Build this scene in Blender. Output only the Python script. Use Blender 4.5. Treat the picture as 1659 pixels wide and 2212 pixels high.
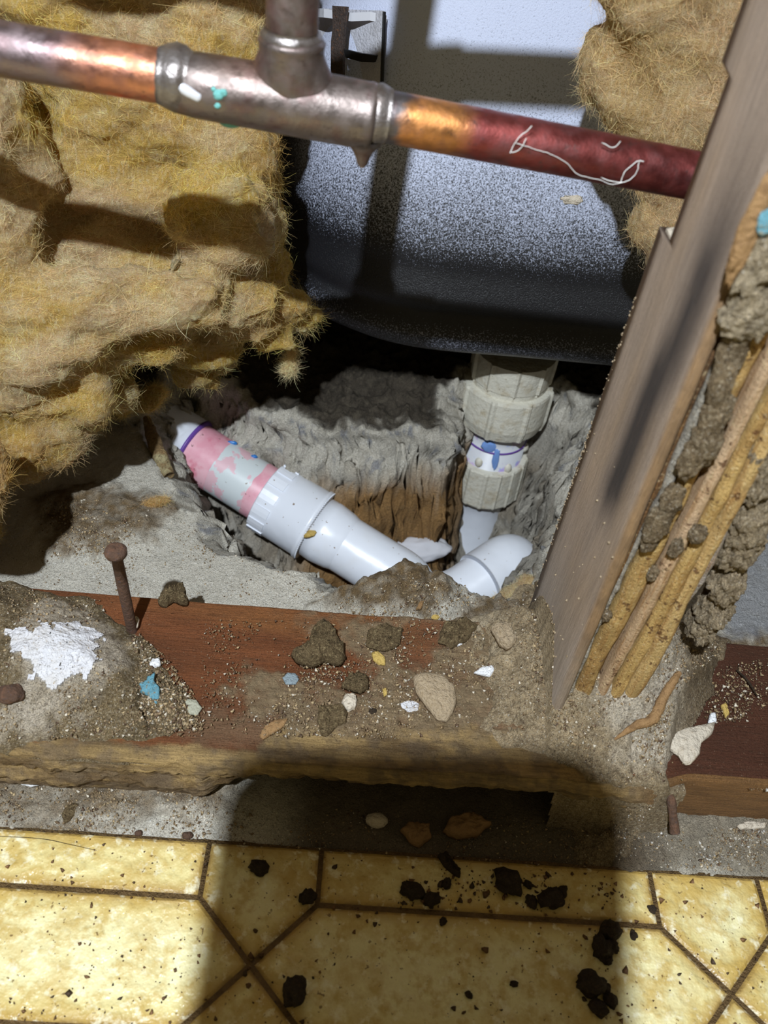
import bpy, bmesh, math, random
import numpy as np
from mathutils import Matrix, Vector

for o in list(bpy.data.objects):
    bpy.data.objects.remove(o)
scene = bpy.context.scene
COL = scene.collection
random.seed(7)
rng = np.random.default_rng(11)

# ------------------------------------------------------------------ camera
W, H, FPX = 1659.0, 2212.0, 1800.0
CAM = np.array([0.0, 0.0, 0.37])


def cam_axes(p, y, r):
    cp, sp = math.cos(p), math.sin(p)
    fw = np.array([math.sin(y) * cp, math.cos(y) * cp, -sp])
    rt = np.array([math.cos(y), -math.sin(y), 0.0])
    dn = np.cross(fw, rt)
    return math.cos(r) * rt + math.sin(r) * dn, -math.sin(r) * rt + math.cos(r) * dn, fw


RT, DN, FW = cam_axes(math.radians(44.9), math.radians(3.5), math.radians(-7.3))
cd = bpy.data.cameras.new('camera')
cam = bpy.data.objects.new('camera', cd)
COL.objects.link(cam)
cd.sensor_fit = 'VERTICAL'
cd.sensor_height = 36.0
cd.lens = FPX / H * 36.0
cd.clip_start = 0.01
cd.clip_end = 20
cd.dof.use_dof = True
cd.dof.focus_distance = 0.43
cd.dof.aperture_fstop = cd.lens / 2.2
M = Matrix.Identity(4)
for i in range(3):
    M[i][0] = RT[i]; M[i][1] = -DN[i]; M[i][2] = -FW[i]; M[i][3] = CAM[i]
cam.matrix_world = M
scene.camera = cam

# ------------------------------------------------------------------ light
scene.view_settings.view_transform = 'Standard'
scene.view_settings.look = 'None'
scene.view_settings.gamma = 1.0
scene.view_settings.use_curve_mapping = False
scene.view_settings.exposure = 0.0
world = bpy.data.worlds.new('world')
scene.world = world
world.use_nodes = True
bgn = world.node_tree.nodes['Background']
bgn.inputs[0].default_value = (1.0, 0.84, 0.48, 1)      # dim warm room light
bgn.inputs[1].default_value = 0.125


def ray(x, y):
    return FW + RT * (x - W / 2) / FPX + DN * (y - H / 2) / FPX


LAMP = CAM - 0.40 * ray(1200, 1797)                    # head torch worn above and behind the phone
ld = bpy.data.lights.new('head_torch', 'POINT')
ld.energy = 38.0
ld.color = (0.84, 0.92, 1.0)
ld.shadow_soft_size = 0.0075
lo = bpy.data.objects.new('head_torch', ld)
lo.location = LAMP
COL.objects.link(lo)

# ------------------------------------------------------------------ helpers
def at_z(x, y, z):
    d = ray(x, y)
    return CAM + d * (z - CAM[2]) / d[2]


def at_y(x, y, Y):
    d = ray(x, y)
    return CAM + d * Y / d[1]


def at_d(x, y, depth):
    return CAM + ray(x, y) * depth


def srgb(r, g, b):
    f = lambda c: (c / 255 / 12.92) if c / 255 <= 0.04045 else ((c / 255 + 0.055) / 1.055) ** 2.4
    return np.array([f(r), f(g), f(b)])


TAB = rng.random((64, 64, 64)).astype(np.float32)


def vn(P):
    """value noise, -1..1"""
    P = np.asarray(P, dtype=np.float64)
    i = np.floor(P).astype(np.int64)
    f = P - i
    u = f * f * (3 - 2 * f)
    i0 = i & 63
    i1 = (i + 1) & 63
    x0, y0, z0 = i0[..., 0], i0[..., 1], i0[..., 2]
    x1, y1, z1 = i1[..., 0], i1[..., 1], i1[..., 2]
    ux, uy, uz = u[..., 0], u[..., 1], u[..., 2]
    a = TAB[x0, y0, z0] * (1 - ux) + TAB[x1, y0, z0] * ux
    b = TAB[x0, y1, z0] * (1 - ux) + TAB[x1, y1, z0] * ux
    c = TAB[x0, y0, z1] * (1 - ux) + TAB[x1, y0, z1] * ux
    d = TAB[x0, y1, z1] * (1 - ux) + TAB[x1, y1, z1] * ux
    return ((a * (1 - uy) + b * uy) * (1 - uz) + (c * (1 - uy) + d * uy) * uz) * 2 - 1


def fbm(P, s, octv=4, gain=0.5, off=0.0):
    P = np.asarray(P, dtype=np.float64) * s + off
    r = 0; a = 1; t = 0
    for k in range(octv):
        r = r + a * vn(P + k * 17.3); t += a
        a *= gain; P = P * 2.03
    return r / t


def ridged(P, s, octv=4, gain=0.5, off=0.0):
    P = np.asarray(P, dtype=np.float64) * s + off
    r = 0; a = 1; t = 0
    for k in range(octv):
        r = r + a * (1 - 2 * np.abs(vn(P + k * 11.7))); t += a
        a *= gain; P = P * 2.03
    return r / t


def xyz(X, Y, Z=0.0):
    X = np.asarray(X, float)
    return np.stack([X, np.broadcast_to(Y, X.shape).astype(float), np.broadcast_to(Z, X.shape).astype(float)], -1)


def sst(a, b, x):
    t = np.clip((x - a) / (b - a), 0, 1)
    return t * t * (3 - 2 * t)


def poly_sd(X, Y, poly):
    """signed distance to polygon, positive inside"""
    poly = np.asarray(poly, float)[:, :2]
    d2 = np.full(X.shape, 1e9)
    ins = np.zeros(X.shape, bool)
    n = len(poly)
    for k in range(n):
        ax, ay = poly[k]; bx, by = poly[(k + 1) % n]
        ex, ey = bx - ax, by - ay
        t = np.clip(((X - ax) * ex + (Y - ay) * ey) / (ex * ex + ey * ey + 1e-18), 0, 1)
        dx = X - ax - t * ex; dy = Y - ay - t * ey
        d2 = np.minimum(d2, dx * dx + dy * dy)
        c = ((ay > Y) != (by > Y)) & (X < (bx - ax) * (Y - ay) / (by - ay + 1e-18) + ax)
        ins ^= c
    return np.where(ins, 1, -1) * np.sqrt(d2)


WL = {}


def link(o, parent, world_loc):
    COL.objects.link(o)
    WL[o.name] = np.asarray(world_loc, float)
    if parent is not None:
        o.parent = parent
        o.location = WL[o.name] - WL[parent.name]
    else:
        o.location = world_loc
    return o


def mk(name, V, F, mat, parent=None, smooth=True, col=None, origin=None):
    """one mesh object from world-space vertices; F: (n,4) or (n,3) array or list of lists"""
    V = np.asarray(V, float)
    if origin is None:
        if parent is not None:
            origin = WL[parent.name]
        else:
            mn, mx = V.min(0), V.max(0)
            origin = np.array([(mn[0] + mx[0]) / 2, (mn[1] + mx[1]) / 2, mn[2]])
    me = bpy.data.meshes.new(name)
    L = V - origin
    if isinstance(F, np.ndarray):
        nf, k = F.shape
        me.vertices.add(len(L)); me.vertices.foreach_set('co', L.astype(np.float32).ravel())
        me.loops.add(nf * k); me.loops.foreach_set('vertex_index', F.astype(np.int32).ravel())
        me.polygons.add(nf)
        me.polygons.foreach_set('loop_start', np.arange(0, nf * k, k, dtype=np.int32))
        me.update(calc_edges=True)
        me.validate()
    else:
        me.from_pydata([tuple(v) for v in L], [], F)
        me.update()
    if smooth:
        me.polygons.foreach_set('use_smooth', np.ones(len(me.polygons), bool))
    if col is not None:
        ca = me.color_attributes.new('Col', 'FLOAT_COLOR', 'POINT')
        c4 = np.ones((len(V), 4), np.float32); c4[:, :3] = col
        ca.data.foreach_set('color', c4.ravel())
    if mat is not None:
        me.materials.append(mat)
    o = bpy.data.objects.new(name, me)
    return link(o, parent, origin)


def thing(name, label, cat, loc, group=None):
    o = bpy.data.objects.new(name, None)
    o.empty_display_size = 0.02
    link(o, None, loc)
    return tag(o, label, cat, group)


def tag(o, label=None, cat=None, group=None, kind=None):
    if label: o['label'] = label
    if cat: o['category'] = cat
    if group: o['group'] = group
    if kind: o['kind'] = kind
    return o


def grid_faces(nu, nv, wrap_v=False):
    i = np.arange(nu - 1)[:, None]
    j = np.arange(nv if wrap_v else nv - 1)[None, :]
    j2 = (j + 1) % nv
    a = i * nv + j; b = (i + 1) * nv + j; c = (i + 1) * nv + j2; d = i * nv + j2
    return np.stack([a, b, c, d], -1).reshape(-1, 4)


def height_patch(name, mat, x0, x1, y0, y1, step, zf, cf, parent=None, keep=None, warp=None):
    xs = np.arange(x0, x1 + step / 2, step); ys = np.arange(y0, y1 + step / 2, step)
    X, Y = np.meshgrid(xs, ys, indexing='ij')
    Z = zf(X, Y)
    V = np.stack([X, Y, Z], -1).reshape(-1, 3)
    F = grid_faces(len(xs), len(ys))
    C = cf(X, Y, Z).reshape(-1, 3) if cf else None
    if keep is not None:
        K = keep(X, Y, Z).ravel()
        F = F[K[F].any(1)]
        used = np.unique(F)
        m = -np.ones(len(V), int); m[used] = np.arange(len(used))
        V = V[used]; F = m[F]
        if C is not None: C = C[used]
    if warp is not None: V = warp(V)
    return mk(name, V, F, mat, parent, col=C)


def smooth_path(pts, n=12, closed=False):
    """Catmull-Rom"""
    P = [np.asarray(p, float) for p in pts]
    if not closed:
        P = [2 * P[0] - P[1]] + P + [2 * P[-1] - P[-2]]
    out = []
    for k in range(1, len(P) - 2):
        p0, p1, p2, p3 = P[k - 1:k + 3]
        for t in np.linspace(0, 1, n, endpoint=False):
            out.append(0.5 * ((2 * p1) + (-p0 + p2) * t + (2 * p0 - 5 * p1 + 4 * p2 - p3) * t * t + (-p0 + 3 * p1 - 3 * p2 + p3) * t ** 3))
    out.append(P[-2])
    return np.array(out)


def tube(path, rad, nseg=32, caps=True, radfun=None):
    """swept round tube; rad scalar or array; returns V, F(list)"""
    P = np.asarray(path, float)
    n = len(P)
    T = np.gradient(P, axis=0); T /= np.linalg.norm(T, axis=1)[:, None] + 1e-12
    up = np.array([0, 0, 1.0]) if abs(T[0][2]) < 0.9 else np.array([0, 1.0, 0])
    Nn = np.cross(T[0], up); Nn /= np.linalg.norm(Nn)
    rad = np.broadcast_to(rad, (n,)).astype(float)
    ang = np.linspace(0, 2 * np.pi, nseg, endpoint=False)
    V = np.zeros((n, nseg, 3))
    for k in range(n):
        Nn = Nn - T[k] * (Nn @ T[k]); Nn /= np.linalg.norm(Nn)
        B = np.cross(T[k], Nn)
        r = rad[k] * np.ones(nseg)
        if radfun is not None: r = radfun(k, ang, r)
        V[k] = P[k] + np.cos(ang)[:, None] * Nn * r[:, None] + np.sin(ang)[:, None] * B * r[:, None]
    F = grid_faces(n, nseg, True)
    F = F[:, ::-1].tolist()
    V = V.reshape(-1, 3)
    if caps:
        F.append(list(range(nseg)))
        F.append(list(range((n - 1) * nseg, n * nseg))[::-1])
    return V, F


def lathe(axis0, axis1, prof, nseg=48, radfun=None, caps=True):
    """prof: list of (t metres along axis, radius)"""
    a0 = np.asarray(axis0, float); a1 = np.asarray(axis1, float)
    d = (a1 - a0) / np.linalg.norm(a1 - a0)
    up = np.array([0, 0, 1.0]) if abs(d[2]) < 0.9 else np.array([0, 1.0, 0])
    N = np.cross(d, up); N /= np.linalg.norm(N); B = np.cross(d, N)
    ang = np.linspace(0, 2 * np.pi, nseg, endpoint=False)
    V = []
    for k, (t, r) in enumerate(prof):
        rr = r * np.ones(nseg)
        if radfun is not None: rr = radfun(k, t, ang, rr)
        V.append(a0 + d * t + np.cos(ang)[:, None] * N * rr[:, None] + np.sin(ang)[:, None] * B * rr[:, None])
    V = np.array(V).reshape(-1, 3)
    F = grid_faces(len(prof), nseg, True)[:, ::-1].tolist()
    if caps:
        F.append(list(range(nseg)))
        F.append(list(range((len(prof) - 1) * nseg, len(prof) * nseg))[::-1])
    return V, F


_ICO = {}


def ico(sub):
    if sub not in _ICO:
        bm = bmesh.new(); bmesh.ops.create_icosphere(bm, subdivisions=sub, radius=1.0)
        V = np.array([v.co[:] for v in bm.verts]); F = np.array([[v.index for v in f.verts] for f in bm.faces])
        bm.free(); _ICO[sub] = (V, F)
    return _ICO[sub]


def lump(c, r, sub=3, amp=0.25, fr=1.3, seed=0.0, rot=0.0, flat=None):
    """displaced ellipsoid"""
    V, F = ico(sub)
    n = 1 + amp * fbm(V, fr, 4, 0.6, seed * 3.71 + 5)
    P = V * n[:, None] * np.asarray(r, float)
    ca, sa = math.cos(rot), math.sin(rot)
    P = np.stack([P[:, 0] * ca - P[:, 1] * sa, P[:, 0] * sa + P[:, 1] * ca, P[:, 2]], -1)
    if flat is not None:
        P[:, 2] = np.maximum(P[:, 2], -flat)
    return P + np.asarray(c, float), F.copy()


def flake(poly, thick, seed=0, jag=0.13, rough=0.32, dome=0.3, base=None, tilt=(0, 0), nres=44):
    """crumbly chip with an irregular outline; poly world xy list, base z or height function"""
    poly = np.asarray(poly, float)[:, :2]
    seg = np.roll(poly, -1, 0) - poly
    L = np.linalg.norm(seg, axis=1); cum = np.concatenate([[0], np.cumsum(L)])
    s = np.linspace(0, cum[-1], nres, endpoint=False)
    pts = []
    for q in s:
        k = np.searchsorted(cum, q, 'right') - 1
        pts.append(poly[k] + seg[k] * (q - cum[k]) / L[k])
    pts = np.array(pts)
    c = pts.mean(0)
    size = np.linalg.norm(pts - c, axis=1).mean()
    nz = fbm(xyz(pts[:, 0], pts[:, 1], seed), 2.5 / size, 3, 0.7)
    nz2 = vn(xyz(pts[:, 0], pts[:, 1], seed + 9) * 9 / size)
    pts = c + (pts - c) * (1 + jag * nz + 0.5 * jag * nz2)[:, None]
    V = []; rings = [(1.0, 0.0), (1.03, 0.45), (0.96, 0.92), (0.8, 1.0), (0.6, 1.0), (0.38, 1.0), (0.17, 1.0)]
    for (k, hh) in rings:
        q = c + (pts - c) * k
        z = hh * thick * (1 + dome * (1 - k))
        z = z + thick * rough * hh * 2.0 * fbm(xyz(q[:, 0], q[:, 1], seed), 4 / size, 4, 0.7)
        V.append(np.stack([q[:, 0], q[:, 1], z], -1))
    V = np.array(V).reshape(-1, 3)
    V = np.vstack([V, [c[0], c[1], V[-nres:, 2].mean()]])
    V[:, 2] += (V[:, 0] - c[0]) * tilt[0] + (V[:, 1] - c[1]) * tilt[1]
    lift = abs(tilt[0]) * size + abs(tilt[1]) * size
    V[:, 2] += lift * 0.8
    zb = base if not callable(base) else float(np.atleast_1d(base(np.array([c[0]]), np.array([c[1]])))[0])
    V[:, 2] += zb - 0.0004
    n = len(rings)
    F = grid_faces(n, nres, True).tolist()
    last = len(V) - 1
    for j in range(nres):
        F.append([(n - 1) * nres + j, last, (n - 1) * nres + (j + 1) % nres])
    F.append(list(range(nres)))
    return V, F


# ------------------------------------------------------------------ materials
def N(nt, t, **kw):
    n = nt.nodes.new(t)
    for k, v in kw.items():
        setattr(n, k, v)
    return n


def pmat(name, col=(0.5, 0.5, 0.5), attr=False, rough=0.7, metallic=0.0, spec=0.4, layers=(), bumps=(), sss=0.0,
         rough_noise=None, coat=0.0, sparkle=None):
    """principled material. layers: (noise scale, detail, lo, hi, colour, strength, stretch) mixed over the base;
    bumps: (scale, detail, distance m, stretch)"""
    m = bpy.data.materials.new(name); m.use_nodes = True
    nt = m.node_tree; b = nt.nodes['Principled BSDF']
    tc = N(nt, 'ShaderNodeTexCoord')

    def mapped(st):
        if st is None: return tc.outputs['Object']
        mp = N(nt, 'ShaderNodeMapping'); mp.inputs['Scale'].default_value = st
        nt.links.new(tc.outputs['Object'], mp.inputs[0]); return mp.outputs[0]
    if attr:
        a = N(nt, 'ShaderNodeVertexColor', layer_name='Col'); cur = a.outputs['Color']
    else:
        a = N(nt, 'ShaderNodeRGB'); a.outputs[0].default_value = (*col, 1); cur = a.outputs[0]
    for ly in layers:
        sc, det, lo_, hi_, c2, st_ = ly[:6]; stretch = ly[6] if len(ly) > 6 else None
        mode = ly[7] if len(ly) > 7 else 'MIX'
        nz = N(nt, 'ShaderNodeTexNoise'); nz.inputs['Scale'].default_value = sc; nz.inputs['Detail'].default_value = det
        nz.inputs['Roughness'].default_value = 0.62
        nt.links.new(mapped(stretch), nz.inputs['Vector'])
        mr = N(nt, 'ShaderNodeMapRange'); mr.inputs[1].default_value = lo_; mr.inputs[2].default_value = hi_
        mr.inputs[4].default_value = st_
        nt.links.new(nz.outputs['Fac'], mr.inputs[0])
        mx = N(nt, 'ShaderNodeMix', data_type='RGBA', blend_type=mode)
        nt.links.new(mr.outputs[0], mx.inputs[0]); nt.links.new(cur, mx.inputs[6])
        mx.inputs[7].default_value = (*c2, 1)
        cur = mx.outputs[2]
    nt.links.new(cur, b.inputs['Base Color'])
    b.inputs['Roughness'].default_value = rough
    b.inputs['Metallic'].default_value = metallic
    b.inputs['Specular IOR Level'].default_value = spec
    if coat: b.inputs['Coat Weight'].default_value = coat; b.inputs['Coat Roughness'].default_value = 0.15
    if sss:
        b.inputs['Subsurface Weight'].default_value = sss
        b.inputs['Subsurface Radius'].default_value = (1.0, 0.6, 0.25)
        b.inputs['Subsurface Scale'].default_value = 0.006
    if rough_noise:
        sc, lo_, hi_ = rough_noise
        nz = N(nt, 'ShaderNodeTexNoise'); nz.inputs['Scale'].default_value = sc; nz.inputs['Detail'].default_value = 4
        nt.links.new(tc.outputs['Object'], nz.inputs['Vector'])
        mr = N(nt, 'ShaderNodeMapRange'); mr.inputs[1].default_value = 0.35; mr.inputs[2].default_value = 0.65
        mr.inputs[3].default_value = lo_; mr.inputs[4].default_value = hi_
        nt.links.new(nz.outputs['Fac'], mr.inputs[0]); nt.links.new(mr.outputs[0], b.inputs['Roughness'])
    prev = None
    for bp in bumps:
        sc, det, dist = bp[:3]; stretch = bp[3] if len(bp) > 3 else None
        nz = N(nt, 'ShaderNodeTexNoise'); nz.inputs['Scale'].default_value = sc; nz.inputs['Detail'].default_value = det
        nz.inputs['Roughness'].default_value = 0.65
        nt.links.new(mapped(stretch), nz.inputs['Vector'])
        bn = N(nt, 'ShaderNodeBump'); bn.inputs['Strength'].default_value = 1.0; bn.inputs['Distance'].default_value = dist * 2.6
        nt.links.new(nz.outputs['Fac'], bn.inputs['Height'])
        if prev is not None: nt.links.new(prev, bn.inputs['Normal'])
        prev = bn.outputs[0]
    if prev is not None: nt.links.new(prev, b.inputs['Normal'])
    return m


DARK = (0.05, 0.035, 0.02)
M_concrete = pmat('concrete', attr=True, rough=0.85, spec=0.3,
                  layers=[(1000, 3, 0.58, 0.66, (0.80, 0.80, 0.78), 0.8, None, 'OVERLAY'), (700, 4, 0.60, 0.70, (0.12, 0.09, 0.055), 0.55), (130, 5, 0.50, 0.85, (0.26, 0.22, 0.15), 0.35)],
                  bumps=[(420, 5, 0.0010), (1300, 2, 0.0004)])
M_mud = pmat('termite_mud', attr=True, rough=0.92, spec=0.25,
             layers=[(800, 3, 0.52, 0.66, (0.66, 0.54, 0.37), 0.65), (600, 4, 0.52, 0.66, (0.10, 0.06, 0.03), 0.60), (1100, 2, 0.64, 0.70, (0.80, 0.75, 0.66), 0.7)],
             bumps=[(330, 6, 0.0030), (1000, 3, 0.0012)])
M_clod = pmat('dried_mud', col=(0.235, 0.165, 0.085), rough=0.95, spec=0.2,
              layers=[(800, 3, 0.53, 0.66, (0.52, 0.40, 0.21), 0.7), (600, 3, 0.52, 0.66, (0.085, 0.052, 0.022), 0.7)],
              bumps=[(400, 6, 0.0030), (1100, 3, 0.0012)])
M_darkclod = pmat('dark_wet_mud', col=(0.05, 0.032, 0.018), rough=0.75, layers=[(900, 3, 0.5, 0.7, (0.12, 0.075, 0.035), 0.6)], bumps=[(600, 5, 0.0016)])
M_plaster = pmat('white_plaster', col=(0.78, 0.77, 0.80), rough=0.85, layers=[(500, 4, 0.60, 0.70, (0.40, 0.30, 0.19), 0.8), (90, 3, 0.45, 0.7, (0.66, 0.60, 0.52), 0.5)], bumps=[(700, 4, 0.0006), (160, 3, 0.001)])
M_chipcream = pmat('cream_plaster', col=(0.62, 0.54, 0.43), rough=0.75, layers=[(350, 4, 0.5, 0.7, (0.50, 0.41, 0.30), 0.7), (1200, 2, 0.64, 0.7, (0.25, 0.17, 0.09), 0.6)], bumps=[(300, 4, 0.001)])
M_fibreboard = pmat('fibreboard', col=(0.60, 0.46, 0.30), rough=0.9, layers=[(700, 4, 0.5, 0.7, (0.40, 0.27, 0.14), 0.7), (1400, 2, 0.6, 0.7, (0.75, 0.63, 0.46), 0.6)], bumps=[(600, 5, 0.0012)])
M_white = pmat('white_paint', col=(0.85, 0.85, 0.86), rough=0.6, layers=[(900, 3, 0.6, 0.7, (0.5, 0.42, 0.32), 0.6)], bumps=[(700, 3, 0.0006)])
M_blue = pmat('blue_paint', col=(0.16, 0.38, 0.47), rough=0.6, layers=[(600, 4, 0.56, 0.64, (0.33, 0.24, 0.12), 0.9)], bumps=[(700, 4, 0.0008)])
M_grayblue = pmat('grey_blue_paint', col=(0.28, 0.34, 0.37), rough=0.6, layers=[(700, 3, 0.5, 0.7, (0.16, 0.19, 0.21), 0.7)], bumps=[(700, 4, 0.0006)])
M_palegreen = pmat('pale_green_grey', col=(0.48, 0.47, 0.36), rough=0.7, layers=[(700, 3, 0.5, 0.7, (0.33, 0.32, 0.22), 0.7)], bumps=[(700, 4, 0.0006)])
M_yellowchip = pmat('yellow_chip', col=(0.60, 0.42, 0.12), rough=0.7, layers=[(500, 3, 0.5, 0.7, (0.42, 0.26, 0.06), 0.6)], bumps=[(600, 4, 0.0006)])
M_rust = pmat('rusty_steel', col=(0.13, 0.075, 0.05), rough=0.8, metallic=0.25, layers=[(300, 4, 0.48, 0.68, (0.22, 0.11, 0.065), 0.8), (700, 3, 0.6, 0.7, (0.09, 0.08, 0.10), 0.8)], bumps=[(500, 5, 0.0008)])
M_wood = pmat('weathered_wood', attr=True, rough=0.6, spec=0.35,
              layers=[(60, 6, 0.42, 0.72, (0.06, 0.03, 0.015), 0.45, (1, 14, 14)), (1100, 3, 0.66, 0.74, (0.55, 0.45, 0.30), 0.5)],
              bumps=[(90, 5, 0.0007, (1, 16, 16)), (900, 3, 0.0003)])
M_studwood = pmat('stained_stud_wood', attr=True, rough=0.62, spec=0.35,
                  layers=[(40, 6, 0.40, 0.75, (0.10, 0.065, 0.05), 0.35, (14, 14, 1)), (90, 4, 0.5, 0.8, (0.36, 0.27, 0.20), 0.25, (20, 20, 1))],
                  bumps=[(110, 5, 0.0005, (16, 16, 1))])
M_rawwood = pmat('eaten_raw_wood', attr=True, rough=0.7, spec=0.3,
                 layers=[(45, 5, 0.45, 0.70, (0.40, 0.18, 0.045), 0.65, (16, 16, 1)), (260, 3, 0.61, 0.66, (0.13, 0.05, 0.018), 0.85), (700, 2, 0.58, 0.68, (0.82, 0.64, 0.36), 0.5)],
                 bumps=[(110, 5, 0.0006, (14, 14, 1)), (900, 3, 0.0004)])
M_splinter = pmat('splinter_wood', col=(0.33, 0.19, 0.08), rough=0.7, layers=[(200, 4, 0.5, 0.7, (0.16, 0.085, 0.035), 0.7)], bumps=[(600, 4, 0.0006)])
M_vinyl = pmat('vinyl_tile', attr=True, rough=0.42, spec=0.45,
               layers=[(45, 5, 0.46, 0.66, (0.55, 0.36, 0.085), 0.75), (150, 4, 0.48, 0.64, (0.56, 0.38, 0.10), 0.70), (200, 3, 0.56, 0.70, (0.95, 0.90, 0.66), 0.7), (430, 3, 0.66, 0.69, (0.16, 0.085, 0.025), 0.8)],
               bumps=[(150, 3, 0.0006), (60, 2, 0.001)], rough_noise=(120, 0.3, 0.55))
M_grout = pmat('vinyl_joint', col=(0.20, 0.125, 0.05), rough=0.7, layers=[(300, 4, 0.45, 0.7, (0.11, 0.065, 0.025), 0.8)], bumps=[(700, 3, 0.0004)])
M_pvc = pmat('white_pvc', col=(0.80, 0.83, 0.90), rough=0.32, spec=0.5, layers=[(260, 2, 0.70, 0.735, (0.22, 0.13, 0.06), 0.85), (30, 3, 0.55, 0.8, (0.70, 0.66, 0.60), 0.35)], bumps=[(40, 2, 0.0003)])
M_pvcgrey = pmat('pale_grey_pvc', col=(0.62, 0.67, 0.68), rough=0.35, spec=0.5, layers=[(260, 2, 0.69, 0.73, (0.16, 0.09, 0.04), 0.85), (60, 4, 0.535, 0.57, (0.75, 0.40, 0.46), 0.75)])
M_pvcpink = pmat('primer_stained_pvc', col=(0.72, 0.33, 0.40), rough=0.35, spec=0.5, layers=[(55, 5, 0.45, 0.65, (0.80, 0.48, 0.53), 0.9), (50, 4, 0.58, 0.70, (0.62, 0.12, 0.19), 0.7), (260, 2, 0.69, 0.73, (0.12, 0.06, 0.04), 0.8)])
M_pvcold = pmat('aged_cream_pvc', col=(0.66, 0.63, 0.53), rough=0.45, spec=0.45, layers=[(120, 5, 0.5, 0.72, (0.42, 0.33, 0.19), 0.65), (500, 3, 0.64, 0.72, (0.20, 0.12, 0.06), 0.6)], bumps=[(300, 3, 0.0003)])
M_pvcmark = pmat('primer_marked_pvc', col=(0.66, 0.67, 0.70), rough=0.4, layers=[(55, 4, 0.56, 0.62, (0.22, 0.30, 0.72), 0.75), (70, 4, 0.60, 0.66, (0.50, 0.28, 0.60), 0.6)])
M_stack = pmat('cream_stack_pipe', col=(0.62, 0.52, 0.30), rough=0.45, layers=[(28, 3, 0.52, 0.60, (0.30, 0.03, 0.035), 0.9, (3.5, 3.5, 0.25)), (34, 3, 0.62, 0.66, (0.03, 0.015, 0.10), 0.95, (3.5, 3.5, 0.2))])
M_violet = pmat('violet_primer', col=(0.14, 0.06, 0.32), rough=0.4)
M_bluepen = pmat('blue_cement', col=(0.02, 0.17, 0.50), rough=0.4)
M_bluecem = pmat('pale_blue_cement', col=(0.20, 0.35, 0.72), rough=0.4)
M_copper = pmat('aged_copper', attr=True, rough=0.42, metallic=0.85, spec=0.5,
                layers=[(120, 5, 0.47, 0.68, (0.20, 0.10, 0.10), 0.55), (320, 4, 0.60, 0.70, (0.10, 0.07, 0.065), 0.6)],
                bumps=[(120, 3, 0.00010), (900, 3, 0.00004)], rough_noise=(200, 0.32, 0.6))
M_solder = pmat('solder', col=(0.30, 0.27, 0.26), rough=0.42, metallic=0.85, layers=[(200, 4, 0.45, 0.7, (0.17, 0.13, 0.11), 0.8)], bumps=[(250, 4, 0.0002)])
M_verdigris = pmat('verdigris', col=(0.20, 0.55, 0.52), rough=0.7, bumps=[(900, 4, 0.0005)])
M_web = pmat('cobweb_thread', col=(0.75, 0.73, 0.70), rough=0.8)
M_batt = pmat('glass_wool', attr=True, rough=1.0, spec=0.1, sss=0.5,
              layers=[(220, 6, 0.50, 0.68, (0.40, 0.21, 0.05), 0.55, (0.5, 1, 2.6)), (320, 6, 0.50, 0.66, (0.88, 0.72, 0.44), 0.6, (2.4, 1, 0.7))],
              bumps=[(260, 6, 0.003, (1, 1, 2.2)), (1100, 4, 0.001, (1, 1, 2))])
M_wick = pmat('dark_earth', attr=True, rough=0.95, bumps=[(300, 6, 0.002)])
M_water = pmat('milky_water', col=(0.62, 0.62, 0.66), rough=0.08, spec=0.6)
M_phone = pmat('phone_glass', col=(0.01, 0.01, 0.012), rough=0.2)
M_lens = pmat('phone_lens', col=(0.02, 0.02, 0.03), rough=0.05)
M_wall = pmat('dark_backing_board', col=(0.12, 0.085, 0.055), rough=0.95, layers=[(30, 5, 0.4, 0.7, (0.07, 0.05, 0.03), 0.7)], bumps=[(60, 5, 0.002)])


def fibre_mat():
    m = bpy.data.materials.new('glass_wool_fibre'); m.use_nodes = True
    nt = m.node_tree; nt.nodes.remove(nt.nodes['Principled BSDF'])
    out = nt.nodes['Material Output']
    a = N(nt, 'ShaderNodeVertexColor', layer_name='Col')
    d = N(nt, 'ShaderNodeBsdfDiffuse'); t = N(nt, 'ShaderNodeBsdfTranslucent'); mx = N(nt, 'ShaderNodeMixShader')
    mx.inputs[0].default_value = 0.45
    nt.links.new(a.outputs[0], d.inputs[0]); nt.links.new(a.outputs[0], t.inputs[0])
    nt.links.new(d.outputs[0], mx.inputs[1]); nt.links.new(t.outputs[0], mx.inputs[2]); nt.links.new(mx.outputs[0], out.inputs[0])
    return m


M_fibre = fibre_mat()


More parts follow.
